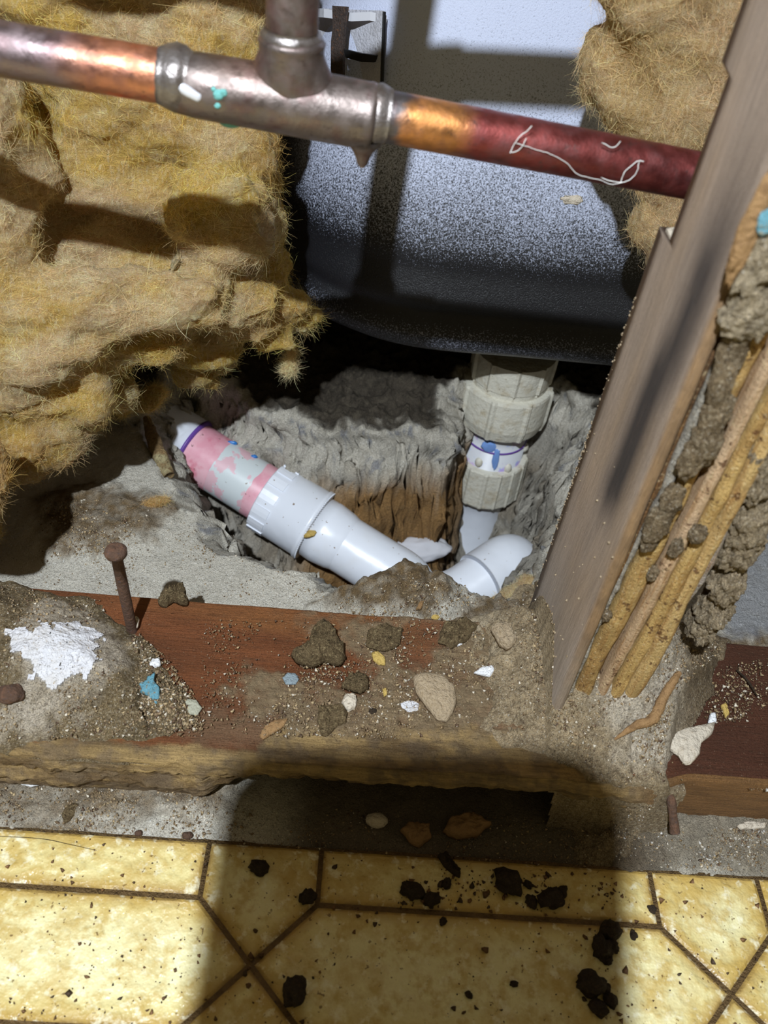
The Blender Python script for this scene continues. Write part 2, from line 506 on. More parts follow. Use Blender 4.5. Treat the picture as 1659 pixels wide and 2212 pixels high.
def tub_mat():
    m = pmat('black_tub_with_overspray', col=(0.012, 0.012, 0.014), rough=0.38, spec=0.5)
    nt = m.node_tree; b = nt.nodes['Principled BSDF']
    tc = N(nt, 'ShaderNodeTexCoord')
    a = N(nt, 'ShaderNodeVertexColor', layer_name='Col')
    sep = N(nt, 'ShaderNodeSeparateColor'); nt.links.new(a.outputs[0], sep.inputs[0])
    nz = N(nt, 'ShaderNodeTexNoise'); nz.inputs['Scale'].default_value = 1050; nz.inputs['Detail'].default_value = 3
    nz.inputs['Roughness'].default_value = 0.7
    nt.links.new(tc.outputs['Object'], nz.inputs['Vector'])
    # coverage threshold from the R channel
    sub = N(nt, 'ShaderNodeMath', operation='ADD'); nt.links.new(nz.outputs['Fac'], sub.inputs[0]); nt.links.new(sep.outputs[0], sub.inputs[1])
    mr = N(nt, 'ShaderNodeMapRange'); mr.inputs[1].default_value = 0.86; mr.inputs[2].default_value = 1.12
    nt.links.new(sub.outputs[0], mr.inputs[0])
    mx = N(nt, 'ShaderNodeMix', data_type='RGBA')
    nt.links.new(mr.outputs[0], mx.inputs[0])
    mx.inputs[6].default_value = (0.012, 0.012, 0.014, 1); mx.inputs[7].default_value = (0.54, 0.58, 0.73, 1)
    nt.links.new(mx.outputs[2], b.inputs['Base Color'])
    r2 = N(nt, 'ShaderNodeMapRange'); r2.inputs[3].default_value = 0.33; r2.inputs[4].default_value = 0.75
    nt.links.new(mr.outputs[0], r2.inputs[0]); nt.links.new(r2.outputs[0], b.inputs['Roughness'])
    bn = N(nt, 'ShaderNodeBump'); bn.inputs['Distance'].default_value = 0.0005
    nt.links.new(nz.outputs['Fac'], bn.inputs['Height']); nt.links.new(bn.outputs[0], b.inputs['Normal'])
    return m


M_tub = tub_mat()

# ================================================================== SETTING
def zpoly(pts, z=0.0):
    return [at_z(x, y, z)[:2] for x, y in pts]


def blobmask(X, Y, poly, soft=0.004, rag=0.004, fr=180, off=0.0):
    d = poly_sd(X, Y, poly) + rag * fbm(xyz(X, Y, 0.3), fr, 4, 0.6, off)
    return sst(-soft, soft, d)


# ---- concrete slab with the broken-out pit around the drain
HOLE = zpoly([(300, 905), (345, 960), (372, 1060), (430, 1108), (480, 1188), (560, 1196), (640, 1232), (745, 1284), (800, 1262), (870, 1232),
              (950, 1254), (1010, 1268), (1100, 1276), (1160, 1240), (1215, 1130), (1260, 980), (1270, 860), (1180, 815), (1040, 800), (960, 850), (960, 935), (900, 925), (800, 938), (700, 925), (600, 905), (540, 890), (500, 850), (380, 820)])
DIRT_L = zpoly([(85, 1075), (190, 1045), (330, 1075), (385, 1100), (330, 1165), (220, 1200), (110, 1200)])
DIRT_M = zpoly([(690, 1315), (740, 1283), (800, 1262), (870, 1230), (965, 1252), (985, 1310), (900, 1345), (720, 1330)])
DIRT_F = zpoly([(-260, 1640), (260, 1670), (520, 1690), (500, 1760), (300, 1765), (160, 1790), (-260, 1800)])
DIRT_R = zpoly([(1270, 1900), (1330, 1740), (1480, 1690), (1800, 1720), (1800, 1900)])
SLAB_R = zpoly([(1560, 1150), (1700, 1100), (1720, 1370), (1560, 1380)])
MUD_R = zpoly([(1300, 1330), (1560, 1370), (1900, 1360), (1900, 1500), (1300, 1480)])
DIRT_MID = zpoly([(1000, 1300), (1180, 1230), (1250, 1400), (1000, 1400)])


def slab_z(X, Y):
    P = xyz(X, Y, 0)
    rag = 0.010 * fbm(P, 45, 4, 0.55, 3.0) + 0.004 * ridged(P, 130, 3)
    d = poly_sd(X, Y, HOLE) + rag
    z = 0.0006 * fbm(P, 300, 3) + 0.0012 * fbm(P, 40, 2)
    far = sst(0.40, 0.50, Y)
    z = z + far * (0.010 * ridged(P, 40, 4, 0.55) + 0.006 * ridged(P, 120, 3) - 0.006)
    # broken face then sloping clay
    drop = sst(-0.003, 0.010, d) * 0.040 + sst(0.008, 0.042, d) * 0.100
    z = z - drop
    z = z - 0.085 * np.exp(-(((X - 0.070) / 0.055) ** 4 + ((Y - 0.465) / 0.060) ** 4)) * sst(0.002, 0.022, d)
    ins = sst(-0.004, 0.012, d)
    z = z + ins * (0.011 * ridged(P, 38, 4, 0.55, 2.0) + 0.006 * ridged(P, 110, 4, 0.6, 5.0) + 0.002 * fbm(P, 420, 3))
    z = z + 0.008 * blobmask(X, Y, DIRT_L, 0.012, 0.006) * (0.6 + 0.6 * fbm(P, 90, 4)) * (1 - ins)
    z = z + 0.017 * blobmask(X, Y, DIRT_M, 0.011, 0.003) * (0.9 + 0.45 * fbm(P, 120, 4, 0.6))
    z = z + 0.0035 * blobmask(X, Y, DIRT_F, 0.006, 0.006) * (0.6 + 0.9 * fbm(P, 220, 4, 0.65))
    z = z + 0.003 * blobmask(X, Y, DIRT_R, 0.010, 0.006) * (0.6 + 0.9 * fbm(P, 200, 4, 0.65))
    z = z + 0.004 * blobmask(X, Y, MUD_R, 0.012, 0.008) * (0.8 + 0.6 * fbm(P, 160, 4, 0.65))
    return z


def slab_c(X, Y, Z):
    P0_ = xyz(X, Y, 0)
    P = xyz(X, Y, Z * 1.3)
    rag = 0.010 * fbm(P0_, 45, 4, 0.55, 3.0) + 0.004 * ridged(P0_, 130, 3)
    d = poly_sd(X, Y, HOLE) + rag
    n = fbm(P, 60, 4)[..., None]
    base = np.array([0.68, 0.63, 0.53]) * (1 + 0.16 * n)
    # bluish stones in the broken face
    stone = (0.7 * sst(0.3, 0.5, fbm(P, 130, 2, 0.5, 8)) * sst(-0.006, 0.0, d) * (1 - sst(0.012, 0.02, d)))[..., None]
    c = base * (1 - stone) + np.array([0.20, 0.22, 0.28]) * stone
    wall = sst(0.004, 0.018, d)[..., None]
    grey = np.array([0.50, 0.46, 0.39]) * (1 + 0.45 * fbm(P, 70, 5, 0.6)[..., None])
    crk = sst(0.72, 0.9, ridged(P * np.array([0.6, 1, 1.6]), 34, 2, 0.4, 3))[..., None] * 0.8
    bm = sst(-0.1, 0.35, fbm(P, 45, 4, 0.6, 12))[..., None] * 0.6
    grey = grey * (1 - bm) + np.array([0.30, 0.23, 0.15]) * bm
    grey = grey * (1 - crk) + np.array([0.07, 0.055, 0.04]) * crk
    c = c * (1 - wall) + grey * wall
    oran = (sst(0.036, 0.058, -Z + 0.014 * fbm(P, 40, 4)) * sst(-0.004, 0.006, d) * sst(-0.055, -0.02, X) * (1 - sst(0.075, 0.10, X)))[..., None]
    och = np.array([0.34, 0.19, 0.07]) * (1 + 0.9 * fbm(P, 75, 5, 0.65, 4)[..., None])
    c = c * (1 - oran) + np.clip(och, 0.03, 1) * oran
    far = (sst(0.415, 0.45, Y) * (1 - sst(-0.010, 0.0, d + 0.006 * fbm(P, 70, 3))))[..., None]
    c = c * (1 - far) + np.array([0.060, 0.048, 0.034]) * (1 + 0.7 * fbm(P, 60, 5, 0.65)[..., None]) * far  # tub's shade on the ground beyond the pit, painted into its colour
    brown = np.array([0.175, 0.115, 0.055])
    for k, (pl, st) in enumerate([(DIRT_L, 1.0), (DIRT_M, 1.1), (DIRT_F, 0.9), (MUD_R, 1.0), (DIRT_MID, 1.0)]):
        m = blobmask(X, Y, pl, 0.007, 0.012, 140, k * 3.1) * st
        m = (m * (0.85 + 0.6 * fbm(P, 200, 4, 0.65, k)))[..., None].clip(0, 1)
        c = c * (1 - m) + brown * (1 + 0.5 * fbm(P, 250, 4, 0.6)[..., None]) * m
    m = (blobmask(X, Y, DIRT_R, 0.01, 0.012, 140) * 0.8)[..., None]
    c = c * (1 - m) + np.array([0.22, 0.175, 0.115]) * (1 + 0.6 * fbm(P, 160, 4, 0.6)[..., None]) * m
    m = (blobmask(X, Y, SLAB_R, 0.006, 0.008) * 0.8)[..., None]
    c = c * (1 - m) + np.array([0.30, 0.31, 0.34]) * m
    # dirt plus painted-in shadow on the strip under the front of the plate
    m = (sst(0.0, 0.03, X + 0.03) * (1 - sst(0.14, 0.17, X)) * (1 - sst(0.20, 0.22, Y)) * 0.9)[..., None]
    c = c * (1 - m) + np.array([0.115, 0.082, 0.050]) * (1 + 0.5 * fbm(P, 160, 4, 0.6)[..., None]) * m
    return np.clip(c, 0.01, 1)


def slab_warp(V):
    # break up the steep faces in three dimensions
    w = sst(0.002, 0.02, -V[:, 2])[:, None]
    n = np.stack([ridged(V, 60, 3, 0.55, 2), ridged(V, 60, 3, 0.55, 9), 0.6 * ridged(V, 70, 3, 0.55, 15)], -1)
    n2 = np.stack([ridged(V, 24, 2, 0.5, 31), ridged(V, 24, 2, 0.5, 37), 0 * V[:, 0]], -1)
    n3 = np.stack([ridged(V, 150, 3, 0.6, 41), ridged(V, 150, 3, 0.6, 47), ridged(V, 150, 3, 0.6, 53)], -1)
    return V + w * (0.0055 * n + 0.0080 * n2 + 0.0026 * n3)


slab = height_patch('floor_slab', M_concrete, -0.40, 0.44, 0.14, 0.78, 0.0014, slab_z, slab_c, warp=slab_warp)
tag(slab, 'broken grey concrete slab with a rubble-edged pit around the drain', kind='structure')

# rear boundary of the cavity
wb = mk('wall_back', [(-0.9, 0.775, -0.25), (1.0, 0.775, -0.25), (1.0, 0.775, 0.9), (-0.9, 0.775, 0.9),
                      (-0.9, 0.80, -0.25), (1.0, 0.80, -0.25), (1.0, 0.80, 0.9), (-0.9, 0.80, 0.9)],
        [[0, 1, 2, 3], [5, 4, 7, 6], [4, 0, 3, 7], [1, 5, 6, 2], [3, 2, 6, 7], [4, 5, 1, 0]], M_wall, smooth=False)
tag(wb, 'dark board closing the back of the cavity', kind='structure')

for nm, x_ in (('wall_left', -0.66), ('wall_right', 0.70)):
    w_ = mk(nm, [(x_, 0.16, -0.02), (x_ + 0.03, 0.16, -0.02), (x_ + 0.03, 0.775, -0.02), (x_, 0.775, -0.02), (x_, 0.16, 0.9), (x_ + 0.03, 0.16, 0.9), (x_ + 0.03, 0.775, 0.9), (x_, 0.775, 0.9)],
            [[3, 2, 1, 0], [4, 5, 6, 7], [0, 1, 5, 4], [1, 2, 6, 5], [2, 3, 7, 6], [3, 0, 4, 7]], M_wall, smooth=False)
    tag(w_, 'dark board closing the side of the cavity', kind='structure')
for x_a, x_b in ((-0.66, -0.3995), (0.4395, 0.72)):
    mk('slab_side', [(x_a, 0.14, -0.05), (x_b, 0.14, -0.05), (x_b, 0.78, -0.05), (x_a, 0.78, -0.05), (x_a, 0.14, 0.0), (x_b, 0.14, 0.0), (x_b, 0.78, 0.0), (x_a, 0.78, 0.0)],
       [[3, 2, 1, 0], [4, 5, 6, 7], [0, 1, 5, 4], [1, 2, 6, 5], [2, 3, 7, 6], [3, 0, 4, 7]], M_concrete, slab, smooth=False, col=np.tile([0.5, 0.46, 0.39], (8, 1)))

# ---- vinyl floor: joint sheet and embossed tiles
YV = 0.1555
VX0, VX1, VY0 = -0.70, 0.74, -0.42
nx = 420
ex = np.linspace(VX0, VX1, nx)
ey = YV + 0.0006 * fbm(xyz(ex, 0, 0), 120, 3)
Vt = np.concatenate([xyz(ex, ey, 0.0018), xyz(ex, VY0 + 0 * ex, 0.0018), xyz(ex, ey, -0.001)])
Fg = np.array([[i, i + 1, nx + i + 1, nx + i] for i in range(nx - 1)] + [[i + 1, i, 2 * nx + i, 2 * nx + i + 1] for i in range(nx - 1)])[:, ::-1].copy()
fl = mk('floor', Vt, Fg, M_grout, smooth=False)
tag(fl, 'yellow vinyl floor embossed with lantern-shaped tiles and brown joints', kind='structure')
TP, TH, TX, TY = 0.1972, 0.0247, -0.0236, 0.1062


def clip_y(poly, y):
    out = []
    for k in range(len(poly)):
        a, b = poly[k], poly[(k + 1) % len(poly)]
        ia, ib = a[1] <= y, b[1] <= y
        if ia: out.append(a)
        if ia != ib:
            t = (y - a[1]) / (b[1] - a[1]); out.append((a[0] + t * (b[0] - a[0]), y))
    return out


def inset(poly, d):
    P = np.array(poly); n = len(P); out = []
    for k in range(n):
        p0, p1, p2 = P[k - 1], P[k], P[(k + 1) % n]
        e1 = (p1 - p0) / np.linalg.norm(p1 - p0); e2 = (p2 - p1) / np.linalg.norm(p2 - p1)
        n1 = np.array([-e1[1], e1[0]]); n2 = np.array([-e2[1], e2[0]])
        bis = n1 + n2; out.append(p1 + bis * d / max(0.3, (bis @ n1)))
    return np.array(out)


def vtile(poly):
    poly = clip_y(poly, YV - 0.0003)
    if len(poly) < 3: return
    P = np.array(poly)
    keep = [k for k in range(len(P)) if np.linalg.norm(P[k] - P[k - 1]) > 1e-4]
    P = P[keep]
    if len(P) < 3: return
    area = 0.5 * np.sum(P[:, 0] * np.roll(P[:, 1], -1) - np.roll(P[:, 0], -1) * P[:, 1])
    if abs(area) < 5e-5: return
    if area < 0: P = P[::-1]
    # keep the cut edge flush, the rest set back by the joint
    rings = []
    inr = float(np.max(poly_sd(*np.meshgrid(np.linspace(P[:, 0].min(), P[:, 0].max(), 40), np.linspace(P[:, 1].min(), P[:, 1].max(), 40)), P)))
    for dd, z, c in ((0.0011, 0.0018, (0.26, 0.16, 0.05)), (0.0024, 0.0026, (0.50, 0.34, 0.11)), (0.0065, 0.0028, (0.76, 0.64, 0.29)), (0.013, 0.0028, (0.84, 0.76, 0.42))):
        if dd > 0.8 * inr: break
        q = inset(P, dd)
        rings.append((q, z, c))
    n = len(P); V = []; C = []; F = []
    for q, z, c in rings:
        for p in q: V.append((p[0], min(p[1], YV - 0.0002), z)); C.append(c)
    for r in range(len(rings) - 1):
        for k in range(n):
            F.append([r * n + k, r * n + (k + 1) % n, (r + 1) * n + (k + 1) % n, (r + 1) * n + k])
    F.append([(len(rings) - 1) * n + k for k in range(n)])
    o = mk('tile', V, F, M_vinyl, fl, smooth=False, col=np.array(C))


for i in range(-3, 4):
    for j in range(-2, 1):
        x, y = TX + i * TP, TY + j * TP
        h, p = TH, TP
        vtile([(x, y), (x + h, y - h), (x + p - h, y - h), (x + p, y), (x + p - h, y + h), (x + h, y + h)])
        vtile([(x, y), (x + h, y + h), (x + h, y + p - h), (x, y + p), (x - h, y + p - h), (x - h, y + h)])
        vtile([(x + h, y + h), (x + p - h, y + h), (x + p - h, y + p - h), (x + h, y + p - h)])

# ---- sole plate (timber lying on the slab)
PB = 0.2585                                                 # back edge


def plate_top(X, Y):
    P = xyz(X, Y, 0.4)
    return 0.038 + 0.0007 * fbm(P * np.array([0.25, 1, 1]), 120, 3)


CRUST = zpoly([(640, 1345), (760, 1345), (850, 1330), (1000, 1310), (1200, 1300), (1240, 1560), (1100, 1590), (900, 1580), (760, 1575), (560, 1560), (500, 1500), (560, 1440), (640, 1480), (760, 1500), (800, 1430), (720, 1380)], 0.038)
CLEAN = zpoly([(860, 1345), (960, 1345), (960, 1400), (900, 1440), (850, 1430)], 0.038)
RCLEAN = zpoly([(1560, 1540), (1800, 1500), (1800, 1700), (1500, 1700), (1530, 1620)], 0.038)
STAIN = zpoly([(330, 1560), (560, 1520), (900, 1540), (1080, 1540), (1060, 1600), (560, 1615), (400, 1600)], 0.038)


RAWTOP = zpoly([(560, 1612), (575, 1580), (620, 1553), (690, 1566), (760, 1584), (860, 1572), (960, 1565), (1040, 1570), (1090, 1575), (1180, 1590), (1270, 1630), (1270, 1720), (560, 1680)], 0.038)


def plate_prof(x):
    """front profile (y,z) at station x: list of control points from the top edge to the slab"""
    return None


xs = np.concatenate([np.arange(-0.63, -0.17, 0.004), np.arange(-0.17, 0.24, 0.0011), np.arange(0.24, 0.70, 0.004)])
nv_top, nv_fr = 74, 60
VV = np.zeros((len(xs), nv_top + nv_fr + 2, 3)); CC = np.zeros_like(VV)
edge_n = fbm(xyz(xs, 0, 0), 60, 4, 0.6)
for k, x in enumerate(xs):
    rt = float(sst(0.135, 0.165, np.array(x)))               # intact stretch on the right
    yf = (0.1765 + 0.0022 * edge_n[k]) * (1 - rt) + 0.1845 * rt  # top front edge
    ty = np.linspace(PB, yf, nv_top)
    zt = plate_top(np.full(nv_top, x), ty)
    VV[k, 1:nv_top + 1] = np.stack([np.full(nv_top, x), ty, zt], -1)
    VV[k, 0] = (x, PB, 0.0)
    tt = np.linspace(0, 1, nv_fr)
    # eaten front: ledges and an undercut
    ey_ = np.interp(tt, [0, .10, .25, .40, .55, .70, .85, 1.0], [0, -0.0040, -0.0058, -0.0046, -0.0064, -0.0046, -0.0022, -0.0005])
    ez_ = np.interp(tt, [0, .10, .25, .40, .55, .70, .85, 1.0], [0.0375, 0.0345, 0.029, 0.0235, 0.018, 0.011, 0.005, -0.0005])
    und = float(sst(-0.06, -0.02, np.array(x)) * (1 - sst(0.12, 0.15, np.array(x))))
    ey_ = ey_ + und * np.interp(tt, [0, .25, .5, .75, 1], [0, 0.003, 0.009, 0.024, 0.032])
    P = xyz(np.full(nv_fr, x * 0.28), tt * 0.05, 0)
    gro = 0.0032 * ridged(P, 190, 3, 0.55) + 0.0016 * fbm(xyz(np.full(nv_fr, x), tt * 0.05, 0), 260, 3)
    ey_ = ey_ + gro * np.sin(np.pi * np.clip(tt * 1.05, 0, 1))
    # straight sawn face on the right
    sy_ = np.interp(tt, [0, .06, 1], [0, -0.0022, -0.0015]); sz_ = np.interp(tt, [0, .06, 1], [0.0375, 0.036, -0.0005])
    VV[k, nv_top + 1:nv_top + 1 + nv_fr] = np.stack([np.full(nv_fr, x), yf + ey_ * (1 - rt) + sy_ * rt, ez_ * (1 - rt) + sz_ * rt], -1)
    VV[k, -1] = (x, 0.2, -0.0005)
X, Y, Z = VV[..., 0], VV[..., 1], VV[..., 2]
P = VV * np.array([0.3, 1, 1])
top = (np.arange(VV.shape[1]) <= nv_top)[None, :, None] * np.ones(X.shape)[..., None]
red = np.array([0.235, 0.078, 0.026]) * (1 + 0.45 * fbm(P, 70, 4)[..., None])
ora = (sst(0.1, 0.5, fbm(P, 28, 3, 0.5, 6)))[..., None] * 0.55
red = red * (1 - ora) + np.array([0.36, 0.15, 0.045]) * ora
rr = sst(0.13, 0.16, X)[..., None]
red = red * (1 - rr) + np.array([0.11, 0.038, 0.018]) * (1 + 0.4 * fbm(P, 70, 4)[..., None]) * rr
st = (blobmask(X, Y, STAIN, 0.008, 0.008) * 0.7)[..., None]
red = red * (1 - st) + np.array([0.23, 0.145, 0.08]) * st
raw = np.array([0.50, 0.335, 0.14]) * (1 + 0.40 * fbm(P, 160, 4)[..., None])
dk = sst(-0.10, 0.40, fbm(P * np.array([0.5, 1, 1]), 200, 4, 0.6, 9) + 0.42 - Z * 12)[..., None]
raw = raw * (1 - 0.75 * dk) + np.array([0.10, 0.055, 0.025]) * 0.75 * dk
saw = np.array([0.26, 0.13, 0.045]) * (1 + 0.5 * fbm(P, 150, 4)[..., None])
dirtm = (sst(-0.15, 0.30, fbm(VV, 150, 4, 0.65, 21) + 0.25 * sst(0.03, 0.0, Z)) * 0.75)[..., None]
raw = raw * (1 - dirtm) + np.array([0.22, 0.155, 0.09]) * (1 + 0.4 * fbm(VV, 320, 3, 0.6)[..., None]) * dirtm
raw = raw * (1 - rr) + saw * rr
near_edge = sst(0.0, 0.0030, (Y - 0.178) + 0.006 * fbm(VV, 90, 4, 0.6, 2))[..., None]    # raw wood bared along the front edge
near_edge = near_edge * (1 - blobmask(X, Y, RAWTOP, 0.0008, 0.004, 140, 3)[..., None])
near_edge = near_edge * (1 - rr) + rr
tc_ = red * near_edge + raw * (1 - near_edge)
crust = (blobmask(X, Y, CRUST, 0.005, 0.014, 120, 2.0) * (1 - 0.85 * blobmask(X, Y, CLEAN, 0.004, 0.008)))
crust = np.maximum(crust, 0.75 * sst(0.25, 0.5, fbm(VV, 130, 4, 0.6, 14)) * sst(-0.05, 0.05, X))
crust = (crust * (0.92 + 0.6 * fbm(VV, 260, 3, 0.6, 1)).clip(0, 1))[..., None] * (1 - rr)
mudc = np.array([0.30, 0.215, 0.12]) * (1 + 0.4 * fbm(VV, 300, 4, 0.6)[..., None])
tc_ = tc_ * (1 - crust) + mudc * crust
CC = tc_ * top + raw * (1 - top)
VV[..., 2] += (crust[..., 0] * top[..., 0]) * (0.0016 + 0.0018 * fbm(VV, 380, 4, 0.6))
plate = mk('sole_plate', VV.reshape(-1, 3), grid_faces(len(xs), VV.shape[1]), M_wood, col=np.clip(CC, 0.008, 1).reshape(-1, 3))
tag(plate, 'red-brown stained timber plate lying on the slab, its front edge eaten away', 'timber')


def base_h(X, Y):
    X = np.asarray(X, float); Y = np.asarray(Y, float)
    on = (Y < PB) & (Y > 0.1775)
    return np.where(on, plate_top(X, Y) + 0.0015, np.where(Y < YV, 0.0028, np.minimum(slab_z(X, Y), 0.03)))


# ---- mud heap on the left end of the plate
HEAP_O = zpoly([(-260, 1240), (0, 1235), (70, 1268), (200, 1292), (262, 1345), (310, 1378), (352, 1432), (405, 1500), (432, 1560), (330, 1588), (180, 1592), (0, 1606), (-260, 1620)], 0.040)
PL_WHITE = zpoly([(25, 1385), (60, 1372), (120, 1374), (165, 1348), (200, 1360), (218, 1400), (195, 1425), (205, 1452), (170, 1462), (130, 1476), (85, 1462), (70, 1440), (45, 1420)], 0.052)
PL_BEIGE = zpoly([(80, 1285), (150, 1290), (225, 1335), (275, 1395), (270, 1430), (215, 1490), (140, 1535), (60, 1560), (-40, 1580), (-60, 1520), (40, 1500), (30, 1420), (60, 1360)], 0.050)


def heap_z(X, Y):
    P = xyz(X, Y, 0)
    d = poly_sd(X, Y, HEAP_O) + 0.004 * fbm(P, 110, 4, 0.6, 7)
    z = 0.038 + 0.0145 * sst(-0.001, 0.036, d) + 0.0035 * sst(-0.001, 0.004, d) - 0.005 * (1 - sst(-0.004, 0.0, d))
    rg = ridged(P, 55, 3, 0.5, 12)
    crack = sst(0.62, 0.85, rg)
    lumpy = 0.0040 * fbm(P, 60, 4, 0.55, 3) + 0.0016 * fbm(P, 260, 4, 0.65)
    w = blobmask(X, Y, PL_BEIGE, 0.006, 0.004)
    z = z + sst(0, 0.006, d) * (lumpy * (1 - 0.6 * w) - 0.0045 * crack * (1 - 0.75 * w)) + 0.0022 * w
    z = z - 0.004 * sst(0.0, 0.025, Y - 0.243) * sst(0, 0.006, d)
    return z


def heap_c(X, Y, Z):
    P = xyz(X, Y, 0)
    c = np.array([0.255, 0.185, 0.095]) * (1 + 0.5 * fbm(P, 230, 4, 0.65)[..., None])
    w = (blobmask(X, Y, PL_BEIGE, 0.004, 0.010, 150) * (0.80 + 0.7 * fbm(P, 220, 4, 0.65, 2)).clip(0, 1))[..., None]
    c = c * (1 - w) + np.array([0.74, 0.63, 0.49]) * (1 + 0.12 * fbm(P, 120, 3)[..., None]) * w
    w = (blobmask(X, Y, PL_WHITE, 0.0015, 0.006, 200, 5) * (1 - 0.7 * sst(0.25, 0.45, fbm(P, 420, 3, 0.6, 8))))[..., None]
    c = c * (1 - w) + np.array([0.93, 0.92, 0.94]) * w
    return np.clip(c, 0.02, 1)


heap = height_patch('mud_heap', M_mud, -0.30, -0.045, 0.172, 0.262, 0.0010, heap_z, heap_c,
                    keep=lambda X, Y, Z: poly_sd(X, Y, HEAP_O) > -0.009)
tag(heap, 'cracked heap of mud with a white plaster patch beside the upright rusty nail', 'mud heap')

PL_N = lambda X, Y: blobmask(X, Y, PL_WHITE, 0.0012, 0.007, 200, 5) * (1 - 0.9 * sst(0.30, 0.45, fbm(xyz(X, Y, 0), 380, 3, 0.6, 8)))
pp = height_patch('plaster_patch', M_plaster, -0.30, -0.045, 0.172, 0.262, 0.0006, lambda X, Y: heap_z(X, Y) + 0.0009, None, heap, keep=lambda X, Y, Z: PL_N(X, Y) > 0.5)
pp['label'] = 'bright white flaking plaster patch'

# ---- mud mound around the foot of the post
ST_X0, ST_X1, ST_YF, ST_YB = 0.098, 0.1375, 0.203, 0.272
MOUND_O = zpoly([(985, 1330), (1030, 1295), (1090, 1285), (1160, 1230), (1185, 1185), (1240, 1190), (1420, 1250), (1500, 1270), (1590, 1330), (1560, 1420), (1480, 1490), (1440, 1560), (1430, 1640), (1440, 1720), (1400, 1790), (1310, 1800),
                (1290, 1720), (1240, 1650), (1090, 1606), (1050, 1570), (1075, 1500), (1010, 1420)], 0.038)
FACE_TOP = (0.128, 0.236)


def mound_z(X, Y):
    P = xyz(X, Y, 0)
    d = poly_sd(X, Y, MOUND_O) + 0.004 * fbm(P, 90, 4, 0.6, 5)
    on = sst(0.1715, 0.1775, Y)
    z0 = 0.0385 * on * (1 - sst(0.257, 0.292, Y)) + 0.001
    z = z0 - 0.006 * (1 - sst(-0.005, 0.0005, d)) + 0.0012 * sst(-0.001, 0.008, d)
    # cone packed against the eaten face of the post
    r = np.hypot((X - FACE_TOP[0]) / 1.15, (Y - FACE_TOP[1]) * np.where(Y < FACE_TOP[1], 1.0, 0.8))
    cone = 0.066 * np.clip(1 - r / 0.056, 0, 1) ** 1.25
    # low ridge against the left face of the post
    rl = np.clip(1 - np.abs(X - 0.093) / 0.030, 0, 1) * sst(0.19, 0.215, Y) * (1 - sst(0.262, 0.285, Y))
    left = X < ST_X0 - 0.0005
    z = z + np.where(left, 0.012 * rl ** 1.6, np.maximum(cone, 0.008 * rl))
    # spill over the front edge
    sp = np.clip(1 - np.abs(X - 0.135) / 0.032, 0, 1) * (1 - sst(0.150, 0.178, Y))
    z = z + 0.018 * sp * sst(0.155, 0.177, Y)
    ins = sst(0, 0.006, d)
    z = z + ins * (0.0040 * fbm(P, 75, 4, 0.55, 2) + 0.0028 * fbm(P, 300, 4, 0.7) - 0.0035 * sst(0.66, 0.86, ridged(P, 48, 3, 0.5, 22)))
    return z


def mound_c(X, Y, Z):
    P = xyz(X, Y, 0)
    c = np.array([0.50, 0.375, 0.225]) * (1 + 0.35 * fbm(P, 160, 4, 0.65)[..., None])
    w = (sst(-0.05, 0.35, fbm(P, 38, 4, 0.55, 31)) * sst(0.10, 0.118, X) * (1 - sst(0.15, 0.175, X)) * sst(0.178, 0.19, Y) * 0.9)[..., None]
    c = c * (1 - w) + np.array([0.82, 0.71, 0.56]) * w
    lw = (sst(0.02, 0.35, fbm(P, 45, 4, 0.55, 3)) * sst(0.05, 0.075, X) * (1 - sst(0.098, 0.104, X)) * 0.8)[..., None]
    c = c * (1 - lw) + np.array([0.74, 0.60, 0.41]) * lw
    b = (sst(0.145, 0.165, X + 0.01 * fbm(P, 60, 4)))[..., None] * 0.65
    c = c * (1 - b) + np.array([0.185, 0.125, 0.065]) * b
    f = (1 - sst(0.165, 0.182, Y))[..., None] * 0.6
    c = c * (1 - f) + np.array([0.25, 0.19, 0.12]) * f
    return np.clip(c * (1 + 0.3 * fbm(P, 420, 3, 0.6)[..., None]), 0.02, 1)


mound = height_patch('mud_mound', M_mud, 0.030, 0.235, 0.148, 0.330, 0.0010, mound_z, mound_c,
                     keep=lambda X, Y, Z: (poly_sd(X, Y, MOUND_O) > -0.010))
tag(mound, 'pale crumbly termite mud mound packed around the foot of the rotten post', 'mud mound')


def surf(X, Y):
    X = np.asarray(X, float); Y = np.asarray(Y, float)
    h = base_h(X, Y)
    dm = poly_sd(X, Y, MOUND_O)
    h = np.where((dm > 0) & (X > 0.03), np.maximum(h, mound_z(X, Y)), h)
    dh = poly_sd(X, Y, HEAP_O)
    return np.where((dh > 0) & (X < 0), np.maximum(h, heap_z(X, Y)), h)


def on_surf(px, py, z=0.038):
    for _ in range(5):
        p = at_z(px, py, z)
        z = 0.3 * z + 0.7 * float(surf(p[0:1], p[1:2])[0])
    p = at_z(px, py, z)
    return np.array([p[0], p[1], float(surf(p[0:1], p[1:2])[0])])


# ================================================================== BATH TUB
def tub_y(z):
    """outer wall of the tub above its rounded bottom edge"""
    return 0.452 + np.interp(z, [0.10, 0.14, 0.20, 0.28, 0.40, 0.50], [0.004, 0.010, 0.028, 0.050, 0.072, 0.085])


